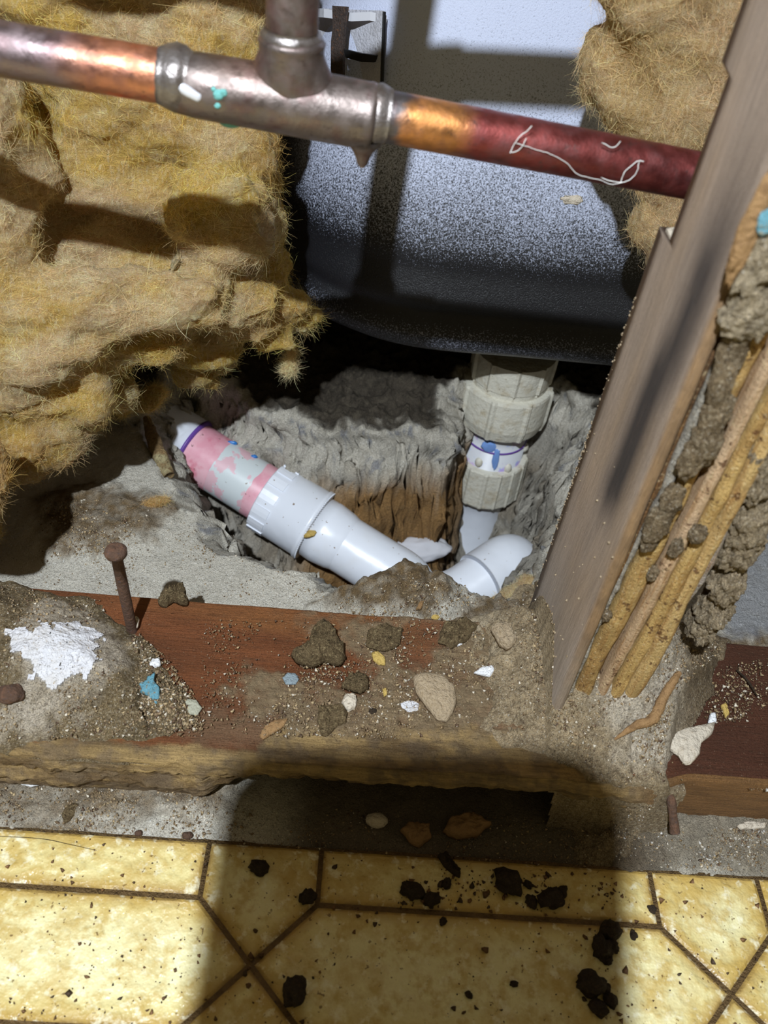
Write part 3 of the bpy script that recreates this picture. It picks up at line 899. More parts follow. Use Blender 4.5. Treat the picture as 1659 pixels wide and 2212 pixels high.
prof = [(-0.34, 0.0585), (-0.16, 0.0585), (-0.07, 0.0585), (-0.035, 0.0590), (-0.014, 0.0615), (-0.003, 0.068), (0.0005, 0.077), (-0.0025, 0.085), (-0.0055, 0.092), (-0.0050, 0.101), (-0.008, 0.118), (-0.010, 0.14),
        (-0.028, 0.20), (-0.050, 0.28), (-0.072, 0.40), (-0.080, 0.44)]
prof = smooth_path([np.array(p) for p in prof], 9)
R0 = 0.130
pl = [(0.70, 0.452)]
for x in np.linspace(0.69, 0.055, 130): pl.append((x, 0.452))
cx, cy = 0.050, 0.452 + R0
for a in np.linspace(0, np.pi / 2, 60)[0:]:
    pl.append((cx - R0 * math.sin(a), cy - R0 * math.cos(a)))
for y in np.linspace(cy + 0.01, 0.77, 12): pl.append((cx - R0, y))
pl = np.array(pl)
tg = np.gradient(pl, axis=0); tg /= np.linalg.norm(tg, axis=1)[:, None]
nin = np.stack([tg[:, 1], -tg[:, 0]], -1)                       # inward normal
VT = np.zeros((len(pl), len(prof), 3))
for j, (d, z) in enumerate(prof):
    dd = -d
    lim = np.minimum(dd, 0.32)
    VT[:, j, 0] = pl[:, 0] + nin[:, 0] * lim
    VT[:, j, 1] = pl[:, 1] + nin[:, 1] * lim
    VT[:, j, 2] = z
VT[..., 1] = np.minimum(VT[..., 1], 0.770)
VT[..., 2] += 0.0010 * fbm(VT * np.array([0.5, 1, 1]), 28, 2)[...]
cov = np.interp(VT[..., 2], [0.058, 0.064, 0.080, 0.092, 0.102, 0.118, 0.135, 0.165, 0.20, 0.25, 0.30], [0.20, 0.33, 0.35, 0.16, 0.05, 0.20, 0.37, 0.51, 0.62, 0.74, 0.84])  # lit sheen of the rolled lip painted in as extra dusty coverage
cov = cov + 0.05 * fbm(VT, 22, 3)
cov = cov * sst(0.030, 0.075, VT[..., 0] + 0.115)
colT = np.repeat(np.clip(cov, 0, 1).reshape(-1, 1), 3, 1)
tub = thing('bath_tub', 'black bath tub with pale grey overspray on its outer wall', 'bath tub', (0.2, 0.6, 0.058))
FT = grid_faces(len(pl), len(prof))
mk('shell', VT.reshape(-1, 3), FT, M_tub, tub, col=colT)


def tub_pt(px, py):
    Y = 0.47
    for _ in range(20):
        p = at_y(px, py, Y)
        dx = max(0.0, cx - p[0])
        Y = float(tub_y(p[2])) + (R0 - math.sqrt(max(R0 * R0 - dx * dx, 1e-6)))
    return at_y(px, py, Y)


def quad_slab(name, pix, mat, parent, lift=0.002, thick=0.002, smooth=False):
    q = np.array([tub_pt(*p) for p in pix])
    n = np.cross(q[1] - q[0], q[3] - q[0]); n /= np.linalg.norm(n)
    if n[1] > 0: n = -n
    m = len(q)
    A = q + n * lift; B = A + n * thick
    V = np.vstack([A, B])
    F = [list(range(m)), list(range(m, 2 * m))[::-1]] + [[k, (k + 1) % m, m + (k + 1) % m, m + k][::-1] for k in range(m)]
    return mk(name, V, F, mat, parent, smooth=smooth)


M_tubgrey = pmat('overspray_grey', col=(0.52, 0.52, 0.57), rough=0.6, layers=[(60, 4, 0.5, 0.75, (0.34, 0.33, 0.34), 0.6), (700, 3, 0.66, 0.72, (0.08, 0.07, 0.06), 0.7)], bumps=[(500, 3, 0.0004)])
M_rustdark = pmat('dark_rust', col=(0.050, 0.034, 0.028), rough=0.7, layers=[(500, 4, 0.56, 0.68, (0.20, 0.08, 0.03), 0.6)], bumps=[(400, 5, 0.001)])
M_black = pmat('black_slot', col=(0.008, 0.008, 0.009), rough=0.5)
M_bright = pmat('shiny_edge', col=(0.75, 0.76, 0.82), rough=0.3, metallic=0.3)
quad_slab('recess_panel', [(560, 14), (835, 24), (828, 230), (560, 230)], M_tubgrey, tub, 0.0015, 0.0015)
quad_slab('panel_rim', [(560, 6), (700, 10), (760, 18), (800, 16), (836, 24), (835, 29), (800, 21), (760, 23), (700, 15), (560, 11)], M_bright, tub, 0.002, 0.003)
quad_slab('panel_rim', [(833, 26), (837, 26), (830, 240), (826, 240)], M_black, tub, 0.002, 0.0022)
quad_slab('rusty_strap', [(730, 14), (761, 16), (755, 60), (752, 110), (752, 190), (726, 188), (727, 90), (731, 60)], M_rustdark, tub, 0.003, 0.0022)
quad_slab('slot', [(752, 103), (790, 112), (823, 116), (818, 131), (790, 130), (756, 121)], M_black, tub, 0.003, 0.0015)
p = tub_pt(1236, 432)
V, F = lump(p, (0.007, 0.0015, 0.0028), 3, 0.7, 2.5, 3)
o = mk('mud_spot', V, F, M_chipcream); tag(o, 'small pale splash of dried mud stuck on the tub wall', 'mud')

# ================================================================== WASTE PIPES
def at_drain(px, py): return at_y(px, py, 0.522)


dt, db = at_drain(1104, 800), at_drain(1003, 1215)
dt = dt + (dt - db) / np.linalg.norm(dt - db) * 0.020
ax = (db - dt); Ld = np.linalg.norm(ax); ax /= Ld


def on_axis(px, py):
    q = at_drain(px, py); return float((q - dt) @ ax)


drain = thing('drain_tailpiece', 'aged white drain tailpiece with two ribbed nuts under the black tub', 'drain pipe', dt + ax * Ld)


def ribs(n, w, h):
    def f(k, t, ang, r):
        ph = (ang * n / (2 * np.pi)) % 1.0
        return r + h * (np.abs(ph - 0.5) < w)
    return f


t1, t2 = on_axis(1100, 815), on_axis(1092, 906)
# upper shoe, threaded and ribbed
V, F = lathe(dt, db, [(0.0, 0.0305), (0.010, 0.0305), (t1 - 0.004, 0.0300), (t1 - 0.004, 0.0285), (t1, 0.0285)], 96, ribs(10, 0.06, 0.0016))
mk('drain_shoe', V, F, M_pvcold, drain, smooth=False)
thr = [(t1 - 0.004 + 0.0011 * k, 0.0290 + 0.0008 * (k % 2)) for k in range(9)]
V, F = lathe(dt, db, thr, 64)
mk('thread', V, F, M_pvcold, drain)
V, F = lathe(dt, db, [(t1 + 0.001, 0.0290), (t1 + 0.001, 0.0338), (t1 + 0.003, 0.0345), (t2 - 0.012, 0.0345), (t2 - 0.003, 0.0325), (t2, 0.0290), (t2, 0.024)], 120, ribs(8, 0.075, 0.0016))
mk('slip_nut', V, F, M_pvcold, drain, smooth=False)
t3, t4 = on_axis(1066, 975), on_axis(1043, 1048)
V, F = lathe(dt, db, [(t2 - 0.002, 0.0245), (t2 + 0.016, 0.0245), (t2 + 0.016, 0.0252), (t3 + 0.006, 0.0252)], 64)
nk = mk('neck', V, F, M_pvcmark, drain)
V, F = lathe(dt, db, [(t2 + 0.0145, 0.0249), (t2 + 0.0150, 0.0256), (t2 + 0.0160, 0.0256), (t2 + 0.0165, 0.0250)], 64, caps=False)
mk('violet_line', V, F, M_violet, nk)
V, F = lathe(dt, db, [(t3, 0.0252), (t3, 0.0292), (t3 + 0.0015, 0.0300), (t4 - 0.002, 0.0305), (t4, 0.0295), (t4, 0.0215)], 120, ribs(16, 0.10, 0.0010))
mk('slip_nut', V, F, M_pvcold, drain, smooth=False)
# studs on the neck
Nn = np.cross(ax, [0, 1, 0]); Nn /= np.linalg.norm(Nn); Bn = np.cross(ax, Nn)
toward = -(np.array([0, 1.0, 0]) - ax * ax[1]); toward /= np.linalg.norm(toward); side = np.cross(ax, toward); side = side if side[0] > 0 else -side
for ang, tt in ((-1.45, t2 + 0.012), (-0.52, t3 - 0.006), (0.46, t3 - 0.003), (1.35, t3 - 0.012)):
    c = dt + ax * tt + (toward * math.cos(ang) + side * math.sin(ang)) * 0.0250
    V, F = lump(c, (0.0034, 0.0034, 0.0046), 2, 0.03)
    mk('stud', V, F, M_pvcold, drain)
for (ang, tt, l, w) in ((-0.30, t2 + 0.010, 0.006, 0.006), (-0.02, t2 + 0.020, 0.010, 0.0028), (0.02, t2 + 0.024, 0.008, 0.0020)):
    c = dt + ax * tt + (toward * math.cos(ang) + side * math.sin(ang)) * 0.0249
    V, F = lump(c, (w, 0.0012, l), 3, 0.5, 1.8, ang)
    mk('cement_smear', V, F, M_bluecem, nk)
V, F = lathe(dt, db, [(t4 - 0.012, 0.0212), (t4 + 0.02, 0.0212), (Ld + 0.03, 0.0212)], 64)
mk('tail_tube', V, F, M_pvc, drain)

# trap arm running left, with coupling and primer bands
A0 = at_d(402, 962, 0.612); A1 = at_d(866, 1252, 0.600)
ad = (A1 - A0); La = np.linalg.norm(ad); ad /= La
arm = thing('trap_arm', 'white trap arm with pink primer bands running down into the concrete pit', 'waste pipe', (A0 + A1) / 2 - np.array([0, 0, 0.03]))


def arm_t(px, py):
    d = ray(px, py); n = np.cross(d, np.cross(ad, d))
    return float(((CAM - A0) @ n) / (ad @ n))


PR = 0.0212
tj = arm_t(414, 975); tg1 = arm_t(476, 1008); tg2 = arm_t(556, 1050); tc0 = arm_t(578, 1066); tc1 = arm_t(676, 1128); tc2 = arm_t(722, 1156)
# socket end beyond the violet ring
def torn(k, t, ang, r): return r
V, F = lathe(A0, A1, [(-0.030, PR - 0.001), (-0.02, PR + 0.0022), (tj, PR + 0.0022), (tj, PR)], 64)
mk('socket', V, F, M_pvc, arm)
V, F = lathe(A0, A1, [(tj - 0.0006, PR + 0.001), (tj - 0.0006, PR + 0.0028), (tj + 0.0012, PR + 0.0020), (tj + 0.0018, PR)], 64, caps=False)
mk('violet_ring', V, F, M_violet, arm)


def band(t0, t1_, r, mat, name, seed):
    nseg = 96; rows = 20
    def rf(k, t, ang, rr): return rr
    prof_ = [(t0 + (t1_ - t0) * q, r) for q in np.linspace(0, 1, rows)]
    V, F = lathe(A0, A1, prof_, nseg, caps=False)
    V = V.reshape(rows, nseg, 3)
    ang = np.linspace(0, 2 * np.pi, nseg, endpoint=False)
    for e, s in ((0, 1), (rows - 1, -1)):
        w = 0.0016 * fbm(xyz(np.cos(ang), np.sin(ang), seed + e), 2.2, 3, 0.6)
        for kk in range(4):
            kr = e + s * kk
            V[kr] += ad * (w * (1 - kk / 4))[:, None]
    return mk(name, V.reshape(-1, 3), F, mat, arm)


band(tj, tg1, PR, M_pvcpink, 'pink_band', 1)
band(tg1 - 0.004, tg2 + 0.004, PR - 0.0001, M_pvcgrey, 'grey_band', 2)
band(tg2, tc0 + 0.004, PR + 0.00005, M_pvcpink, 'pink_band', 3)
for px_, py_, w_, l_ in ((497, 975, 0.0042, 0.0016), (549, 998, 0.0026, 0.0014)):
    q = at_d(px_, py_, float((A0 + ad * arm_t(px_, py_) - CAM) @ FW))
    c = A0 + ad * arm_t(px_, py_); v = q - c; v -= ad * (v @ ad)
    vn_ = v / np.linalg.norm(v)
    out = vn_ * 0.92 + np.array([-0.0, -0.38, 0.10]); out -= ad * (out @ ad); out /= np.linalg.norm(out)
    pos = c + out * (PR + 0.0001)
    V, F = lump(pos, (w_, 0.0012, l_), 3, 0.45, 1.6, px_)
    mk('blue_mark', V, F, M_bluepen, arm)
# coupling with raised pads and a beaded rim
V, F = lathe(A0, A1, [(tc0, PR - 0.001), (tc0, PR + 0.0042), (tc0 + 0.001, PR + 0.0050), (tc1 - 0.001, PR + 0.0054), (tc1, PR + 0.0066), (tc1 + 0.0028, PR + 0.0066), (tc1 + 0.0034, PR + 0.0052), (tc1 + 0.0034, PR + 0.0022),
                      (tc2 - 0.006, PR + 0.0026), (tc2 + 0.006, PR + 0.0012), (tc2 + 0.010, PR)], 96, caps=False)
cp = mk('coupling', V, F, M_pvc, arm)
for k in range(14):
    a0 = 2 * np.pi * k / 14
    e1 = np.cross(ad, [0, 0, 1.0]); e1 /= np.linalg.norm(e1); e2 = np.cross(ad, e1)
    Vp = []
    for rr_ in (PR + 0.0046, PR + 0.0060):
        for tt_, aa in ((tc0 + 0.0008, -0.13), (tc0 + 0.0008, 0.0), (tc0 + 0.0008, 0.13), (tc0 + 0.0135, 0.13), (tc0 + 0.0135, 0.0), (tc0 + 0.0135, -0.13)):
            a = a0 + aa; Vp.append(A0 + ad * tt_ + (e1 * math.cos(a) + e2 * math.sin(a)) * rr_)
    Fp = [[6, 7, 10, 11], [7, 8, 9, 10]] + [[i, (i + 1) % 6, 6 + (i + 1) % 6, 6 + i] for i in range(6)]
    if k < 14: mk('grip_pad', Vp, Fp, M_pvc, cp, smooth=False)
nb = 90
bd = []
Vb, Fb = [], []
v0, f0 = ico(1)
for k in range(nb):
    a = 2 * np.pi * k / nb
    c = A0 + ad * (tc1 + 0.0030) + (e1 * math.cos(a) + e2 * math.sin(a)) * (PR + 0.0060)
    Vb.append(v0 * 0.00075 + c); Fb.append(f0 + k * len(v0))
b_ = mk('bead_rim', np.vstack(Vb), np.vstack(Fb), M_pvc, cp); b_['kind'] = 'stuff'
# arm beyond the coupling, then the bend and the rounded elbow
B1 = at_d(905, 1300, 0.607); B2 = at_d(985, 1290, 0.614); B3 = at_d(1062, 1240, 0.618); B4 = at_d(1112, 1207, 0.628)
path = [A0 + ad * (tc2 - 0.004), A0 + ad * (tc2 + 0.03), A0 + ad * (arm_t(820, 1222)), A0 + ad * arm_t(868, 1254), B1, B2, B3]
body = smooth_path(path, 14)
V, F = tube(body, PR, 48)
mk('trap_bend', V, F, M_pvc, arm)
d34 = (B4 - B3) / np.linalg.norm(B4 - B3)
elb = smooth_path([B3 - d34 * 0.012, B3, B3 + d34 * 0.014, B3 + d34 * 0.022 + np.array([0, 0, -0.006]), B3 + d34 * 0.026 + np.array([0, 0, -0.022]), B3 + d34 * 0.022 + np.array([0, 0.004, -0.05])], 12)
V, F = tube(elb, PR * 1.06, 48)
mk('elbow', V, F, M_pvc, arm)
# brown flake on the coupling
pass

# stack pipe standing at the left of the pit
s0 = at_y(440, 930, 0.535)
V, F = tube([s0 + np.array([0, 0, -0.10]), s0, s0 + np.array([0.0, 0, 0.16])], 0.030, 48)
stack = thing('stack_pipe', 'cream stack pipe streaked with red primer behind the trap arm', 'waste pipe', s0 + np.array([0, 0, -0.10]))
sp_ = mk('pipe', V, F, M_stack, stack)
M_redrip = pmat('red_primer_drip', col=(0.42, 0.03, 0.04), rough=0.25)
for dx, z0_, z1_, m_, w_ in ((0.020, 0.06, -0.045, M_redrip, 0.0022), (0.010, 0.07, -0.004, M_redrip, 0.0026), (0.001, 0.06, -0.028, M_violet, 0.0011), (-0.016, 0.06, 0.01, M_violet, 0.0016)):
    yy = s0[1] - math.sqrt(max(0.0300 ** 2 - dx * dx, 0)) 
    V, F = tube(smooth_path([(s0[0] + dx, yy + 0.0006, s0[2] + z0_), (s0[0] + dx + 0.0006, yy + 0.0006, s0[2] + (z0_ + z1_) / 2), (s0[0] + dx, yy + 0.0006, s0[2] + z1_)], 6), w_, 12)
    V[:, 1] = np.maximum(V[:, 1], yy - 0.0012)
    mk('primer_drip', V, F, m_, sp_)

# wet white slurry on the clay in the pit
def hit_slab(px, py):
    t = np.linspace(0.45, 0.80, 700)
    Q = CAM + ray(px, py)[None] * t[:, None]
    k = np.argmax(Q[:, 2] < slab_warp(xyz(Q[:, 0], Q[:, 1], slab_z(Q[:, 0], Q[:, 1])))[:, 2])
    return Q[k]


Vs_, Fs_, n_ = [], [], 0
q = hit_slab(905, 1188)
V, F = lump(q + np.array([0, 0.004, -0.004]), (0.026, 0.011, 0.010), 4, 0.35, 1.6, 8, 0.15)
o = mk('white_slurry', V, F, M_water); tag(o, 'smooth wet white slurry on the clay between trap arm and tailpiece', 'slurry')

# ================================================================== COPPER PIPES
cu0 = np.array([-0.0285, 0.281, 0.25])
copper = thing('copper_pipe', 'tarnished copper water pipe with a soldered tee crossing the opening', 'copper pipe', cu0)
PY0, PY1 = 0.278, 0.290
pL = at_y(-20, 102, PY0); pT = at_y(628, 212, 0.2815); pRr = at_y(1500, 380, PY1)
dirL = (pL - pT) / np.linalg.norm(pL - pT); dirR = (pRr - pT) / np.linalg.norm(pRr - pT)
RP = 0.0080


def cu_cols(V, kind):
    n1 = fbm(V, 45, 4, 0.6, 4)[:, None]; n2 = fbm(V, 130, 4, 0.6, 9)[:, None]
    s = ((V - pT) @ dirR)[:, None]
    if kind == 'R':
        c = np.array([0.23, 0.055, 0.05]) * (1 + 0.5 * n1)
        g = 1 - sst(0.055, 0.064, s + 0.008 * n1)
        c = c * (1 - g) + (np.array([0.62, 0.27, 0.09]) * (1 + 0.4 * n2)) * g
        g2 = 1 - sst(0.035, 0.040, s + 0.008 * n2)
        c = c * (1 - g2) + np.array([0.16, 0.14, 0.14]) * (1 + 0.5 * n2) * g2
    elif kind == 'L':
        q = ((V - pT) @ dirL)[:, None]
        c = np.array([0.27, 0.205, 0.21]) * (1 + 0.4 * n1)
        w = sst(0.034, 0.038, q) * (1 - sst(0.056, 0.072, q + 0.012 * n1))
        c = c * (1 - w) + np.array([0.55, 0.23, 0.13]) * (1 + 0.4 * n2) * w
        w2 = w * sst(0.1, 0.35, n2 + 0.3 * n1)
        c = c * (1 - w2) + np.array([0.70, 0.16, 0.08]) * w2
    else:
        c = np.array([0.22, 0.18, 0.165]) * (1 + 0.5 * n2)
        w = sst(0.1, 0.5, n1)
        c = c * (1 - w) + np.array([0.34, 0.22, 0.17]) * w
    return np.clip(c, 0.01, 0.95)


def cu(name, path, r, kind, radfun=None, nseg=40, par=None):
    V, F = tube(path, r, nseg, True, radfun)
    return mk(name, V, F, M_copper, par or copper, col=cu_cols(V, kind))


seg = lambda a, b, n: a[None, :] + (b - a)[None, :] * np.linspace(0, 1, n)[:, None]
cu('left_run', seg(pT + dirL * 0.03, pT + dirL * 0.30, 160), RP, 'L')
cu('right_run', seg(pT + dirR * 0.02, pT + dirR * 0.34, 200), RP, 'R')
upd = np.array([0.010, 0.0, 1.0]); upd /= np.linalg.norm(upd)
cu('riser', seg(pT + upd * 0.012, pT + upd * 0.26, 120), RP, 'T')
# tee body
tb = pT - upd * 0.001
tl = [(-0.0355, RP), (-0.035, RP + 0.0010), (-0.030, RP + 0.0016), (-0.012, RP + 0.0019), (0.0, RP + 0.0022), (0.014, RP + 0.0022), (0.0245, RP + 0.0021), (0.0255, RP + 0.0024), (0.027, RP + 0.0018), (0.0275, RP)]
path = np.array([tb + (dirR if t > 0 else -dirL * -1) * abs(t) for t, _ in tl])
cu('tee_body', path, np.array([r for _, r in tl]), 'T')
FLARE = [0.95, 0.75, 0.5, 0.28, 0.12, 0, 0, 0, 0, 0]
cu('tee_branch', np.array([pT + upd * t for t in (0.0, 0.0035, 0.006, 0.0085, 0.011, 0.0135, 0.0155, 0.0165, 0.0175, 0.018)]), np.array([RP + 0.0012, RP + 0.0014, RP + 0.0016, RP + 0.0018, RP + 0.0019, RP + 0.002, RP + 0.0021, RP + 0.0025, RP + 0.0016, RP]), 'T',
   lambda k, an, r: r * (1 + FLARE[k] * np.cos(an) ** 4))
# solder: collars and a hanging drip
def solder(t, d, r, l, sd):
    a = pT + d * (t - l); b = pT + d * (t + l)
    V, F = lathe(a, b, [(0, RP), (l * 0.5, r), (l, r + 0.0003), (l * 1.5, r - 0.0004), (2 * l, RP + 0.0001)], 40,
                 lambda k, tt, an, rr: rr + 0.0007 * fbm(xyz(np.cos(an), np.sin(an), sd + k * .3), 2.0, 3))
    mk('solder_collar', V, F, M_solder, copper)


solder(0.036, dirL, RP + 0.0017, 0.0055, 1); solder(0.0285, dirR, RP + 0.0012, 0.0035, 2); solder(0.018, upd, RP + 0.0012, 0.0020, 3)
c = pT + dirR * 0.0245 + np.array([0, -0.001, -RP - 0.0022])
V, F = lathe(c + np.array([0, 0, 0.003]), c - np.array([0, 0, 0.0075]), [(0, 0.0068), (0.002, 0.0060), (0.0045, 0.0036), (0.007, 0.0024), (0.009, 0.0018), (0.0102, 0.0008)], 24)
mk('solder_drip', V, F, M_copper, copper, col=cu_cols(V, 'T'))
c = pT + dirL * 0.019 + np.array([0, -0.002, -RP - 0.0012])
V, F = lump(c, (0.0042, 0.003, 0.0022), 3, 0.1)
mk('solder_drip', V, F, M_verdigris, copper)
for px_, py_, s_ in ((472, 205, 0.0016), (483, 200, 0.0012), (470, 228, 0.0011), (462, 193, 0.0008)):
    q = at_y(px_, py_, pT[1] - RP - 0.0022)
    V, F = lump(q, (s_, s_ * 0.6, s_), 2, 0.4, 2, px_)
    mk('verdigris_spot', V, F, M_verdigris, copper)
# bright solder smear on the left joint
q0, q1 = at_y(386, 183, pT[1] - RP - 0.0008), at_y(436, 212, pT[1] - RP - 0.0014)
V, F = tube(smooth_path([q0, (q0 + q1) / 2 + np.array([0, -0.0006, 0]), q1], 6), np.array([0.0006] + [0.0019] * 6 + [0.0018] * 5 + [0.0006]), 14)
mk('solder_smear', V, F, M_bright, copper)
# higher cross run of the same pipework
upj = pT + upd * 0.112
xdir = np.array([0.992, 0.0, 0.06]); xdir /= np.linalg.norm(xdir)
cu('upper_run', seg(upj - xdir * 0.26, upj + xdir * 0.33, 90), RP + 0.001, 'T')
cu('upper_tee', seg(upj - xdir * 0.022, upj + xdir * 0.022, 12), RP + 0.0024, 'T')

# cobweb on the right run
def thread(pts, r=0.00022, n=8, jit=0.0006, sd=0):
    P = smooth_path(pts, n)
    P = P + jit * np.stack([fbm(P, 400, 2, 0.5, sd + k) for k in range(3)], -1)
    return tube(P, r, 5)


webroot = at_y(1200, 330, 0.278)
web = thing('cobweb', 'dusty cobweb threads clinging to the red copper pipe near the post', 'cobweb', webroot)
for k, pts in enumerate(([(1100, 332), (1118, 300), (1135, 285), (1148, 272)], [(1112, 310), (1140, 318), (1190, 334), (1222, 352), (1250, 378), (1290, 388), (1320, 398), (1345, 395)],
                         [(1300, 384), (1340, 395), (1370, 378), (1385, 345)], [(1340, 395), (1352, 370), (1372, 350), (1388, 348)], [(1300, 310), (1325, 318), (1340, 304)], [(1105, 330), (1125, 322), (1138, 300)])):
    P3 = [at_y(x, y, (pT + dirR * ((at_y(x, y, 0.287) - pT) @ dirR))[1] - RP - 0.0006) for x, y in pts]
    V, F = thread(P3, 0.00016 if k != 1 else 0.00012, 8, 0.0005, k)
    mk('thread', V, F, M_web, web)

# ================================================================== ROTTEN POST
post = thing('timber_post', 'grey-brown stained timber post, its front eaten open into yellow ribs', 'post', (0.118, 0.238, 0.038))
ZT = 0.60


def vslab(name, x0, x1, yf, yb, z0, z1, mat, colf, nz=150, rag=0.0015, ragx=0.0006, sd=0.0, yback=None, par=None, round_=0.002):
    """upright board with a ragged front edge: closed cross-section loop swept up z"""
    zs = np.linspace(z0, z1, nz)
    loop = []
    m = 7
    for x in np.linspace(0, 1, m): loop.append((x, 0.0))                # front edge x0->x1
    for y in np.linspace(0, 1, 9)[1:]: loop.append((1.0, y))            # right side
    for x in np.linspace(1, 0, m)[1:]: loop.append((x, 1.0))            # back
    for y in np.linspace(1, 0, 9)[1:-1]: loop.append((0.0, y))          # left
    loop = np.array(loop); nl = len(loop)
    Vv = np.zeros((nz, nl, 3))
    X0 = np.array([x0(z) if callable(x0) else x0 for z in zs]); X1 = np.array([x1(z) if callable(x1) else x1 for z in zs])
    YF = np.array([yf(z) if callable(yf) else yf for z in zs]); YB = np.array([yb(z) if callable(yb) else yb for z in zs])
    YF = YF + rag * fbm(xyz(zs, sd, 0.5), 40, 5, 0.65)
    for j, (u, v) in enumerate(loop):
        x = X0 + (X1 - X0) * u; y = YF + (YB - YF) * v
        edge = (abs(u - 0.5) * 2) ** 3 * round_ * (1 - v) ** 4
        Vv[:, j] = np.stack([x, y + edge, zs], -1)
    nzv = fbm(Vv * np.array([1, 1, 0.25]), 170, 3, 0.6, sd)
    Vv[..., 1] += rag * 0.7 * nzv * (1 - loop[:, 1])[None, :] ** 2
    Vv[..., 0] += ragx * fbm(Vv * np.array([0.3, 1, 0.3]), 120, 3, 0.6, sd + 4) * (1 - loop[:, 1])[None, :]
    Vv = Vv.reshape(-1, 3)
    F = grid_faces(nz, nl, True)[:, ::-1].tolist()
    F.append(list(range(nl))[::-1]); F.append(list(range((nz - 1) * nl, nz * nl)))
    return mk(name, Vv, F, mat, par or post, smooth=True, col=colf(Vv))


def skin_col(V):
    n = fbm(V * np.array([1, 1, 0.15]), 90, 4, 0.6)[:, None]
    c = np.array([0.50, 0.385, 0.30]) * (1 + 0.30 * n)
    w = sst(0.0, 0.5, fbm(V * np.array([1, 1, 0.2]), 60, 3, 0.6, 7))[:, None] * 0.5
    c = c * (1 - w) + np.array([0.52, 0.36, 0.22]) * w
    # blackened water stain running down the face
    zc = V[:, 2]
    yc = 0.2265 - (zc - 0.22) * 0.05 + 0.003 * fbm(xyz(zc, 0, 0), 30, 2)
    s = np.exp(-((V[:, 1] - yc) / 0.0100) ** 2) * sst(0.135, 0.175, zc) * (1 - sst(0.250, 0.30, zc))
    s = np.clip(s * (1.25 + 0.5 * fbm(V * np.array([1, 1, 0.3]), 80, 3)), 0, 0.94)[:, None]
    c = c * (1 - s) + np.array([0.032, 0.028, 0.030]) * s
    # torn brown wood on the front edge
    rim = (1 - sst(0.0006, 0.0022, V[:, 1] - (0.2020 + (zc - 0.04) * 0.035)))[:, None] * 0.85
    c = c * (1 - rim) + np.array([0.34, 0.20, 0.09]) * (1 + 0.5 * fbm(V, 120, 4, 0.6)[:, None]) * rim
    # grey dusty foot
    g = (1 - sst(0.06, 0.12, zc))[:, None] * 0.5
    c = c * (1 - g) + np.array([0.46, 0.41, 0.36]) * g
    return np.clip(c, 0.01, 1)


def back_skin(z):
    return 0.274 if z < 0.247 else (0.2605 if z < 0.2995 else 0.272)


def skin_front(z):
    return 0.2020 + (z - 0.04) * 0.035


# intact side: foot stretch up to the notch, then the notched stretch
vslab('side_board', 0.098, 0.1035, skin_front, lambda z: 0.2735 if z < 0.2465 else (0.2600 if z < 0.2990 else 0.2690), 0.036, ZT, M_studwood, skin_col, 560, 0.0006, 0.0, 1)
# pale raw wood at the notch
V = np.array([(0.0990, 0.2612, 0.2464), (0.1052, 0.2612, 0.2464), (0.1052, 0.2725, 0.2464), (0.0990, 0.2690, 0.2464), (0.0990, 0.2612, 0.2474), (0.1052, 0.2612, 0.2474), (0.1052, 0.2725, 0.2474), (0.0990, 0.2690, 0.2474)])
mk('notch_face', V, [[4, 5, 6, 7], [3, 2, 1, 0], [0, 1, 5, 4], [1, 2, 6, 5], [2, 3, 7, 6], [3, 0, 4, 7]], M_chipcream, post, smooth=False)


def raw_col(base, dark=0.0, sd=0.0):
    def f(V):
        n = fbm(V * np.array([1, 1, 0.12]), 150, 4, 0.6, sd)[:, None]
        c = np.array(base) * (1 + 0.28 * n)
        w = sst(0.05, 0.5, fbm(V * np.array([1, 1, 0.3]), 110, 4, 0.65, sd + 3))[:, None] * 0.55
        c = c * (1 - w) + np.array([0.36, 0.19, 0.06]) * w
        if dark:
            w = sst(-0.1, 0.3, fbm(V * np.array([1, 1, 0.5]), 90, 4, 0.65, sd + 8))[:, None] * dark
            c = c * (1 - w) + np.array([0.09, 0.045, 0.02]) * w
        return np.clip(c, 0.01, 1)
    return f


YEL = (0.66, 0.43, 0.155); PINK = (0.62, 0.42, 0.25); BRN = (0.20, 0.105, 0.045); GREY = (0.42, 0.37, 0.32)
# deep core behind the ribs, then the growth-ring ribs standing proud
vslab('core', 0.1034, 0.1395, 0.222, 0.268, 0.036, ZT, M_rawwood, raw_col(BRN, 0.6, 3), 120, 0.003, 0.0004, 3)
lean = lambda z: -0.0035 * (1 - min(max((z - 0.09) / 0.09, 0), 1))
vslab('gallery_strip', 0.1034, lambda z: 0.1072 + lean(z), lambda z: 0.2075 + (z - .04) * .03, 0.226, 0.050, ZT, M_rawwood, raw_col(BRN, 0.5, 9), 260, 0.0024, 0.0006, 9)
vslab('mud_seam', lambda z: 0.1068 + lean(z), lambda z: 0.1100 + lean(z), lambda z: 0.2062 + (z - .04) * .03, 0.226, 0.055, 0.46, M_mud, lambda V: np.array([0.55, 0.49, 0.40]) * (1 + 0.3 * fbm(V, 300, 3)[:, None]), 300, 0.0034, 0.0010, 14)
vslab('rib', lambda z: 0.1102 + lean(z), lambda z: 0.1170 + 0.6 * lean(z) + 0.0008 * math.sin(z * 60), lambda z: 0.2055 + (z - .04) * .02, 0.226, 0.052, ZT, M_rawwood, raw_col(YEL, 0.30, 20), 260, 0.0022, 0.0008, 20)
vslab('rib', lambda z: 0.1182 + 0.6 * lean(z), lambda z: 0.1230 + 0.5 * lean(z) + 0.0006 * math.sin(z * 47 + 1), lambda z: 0.2046 + (z - .04) * .01, 0.226, 0.054, ZT, M_rawwood, raw_col(PINK, 0.0, 27), 260, 0.0016, 0.0006, 27)
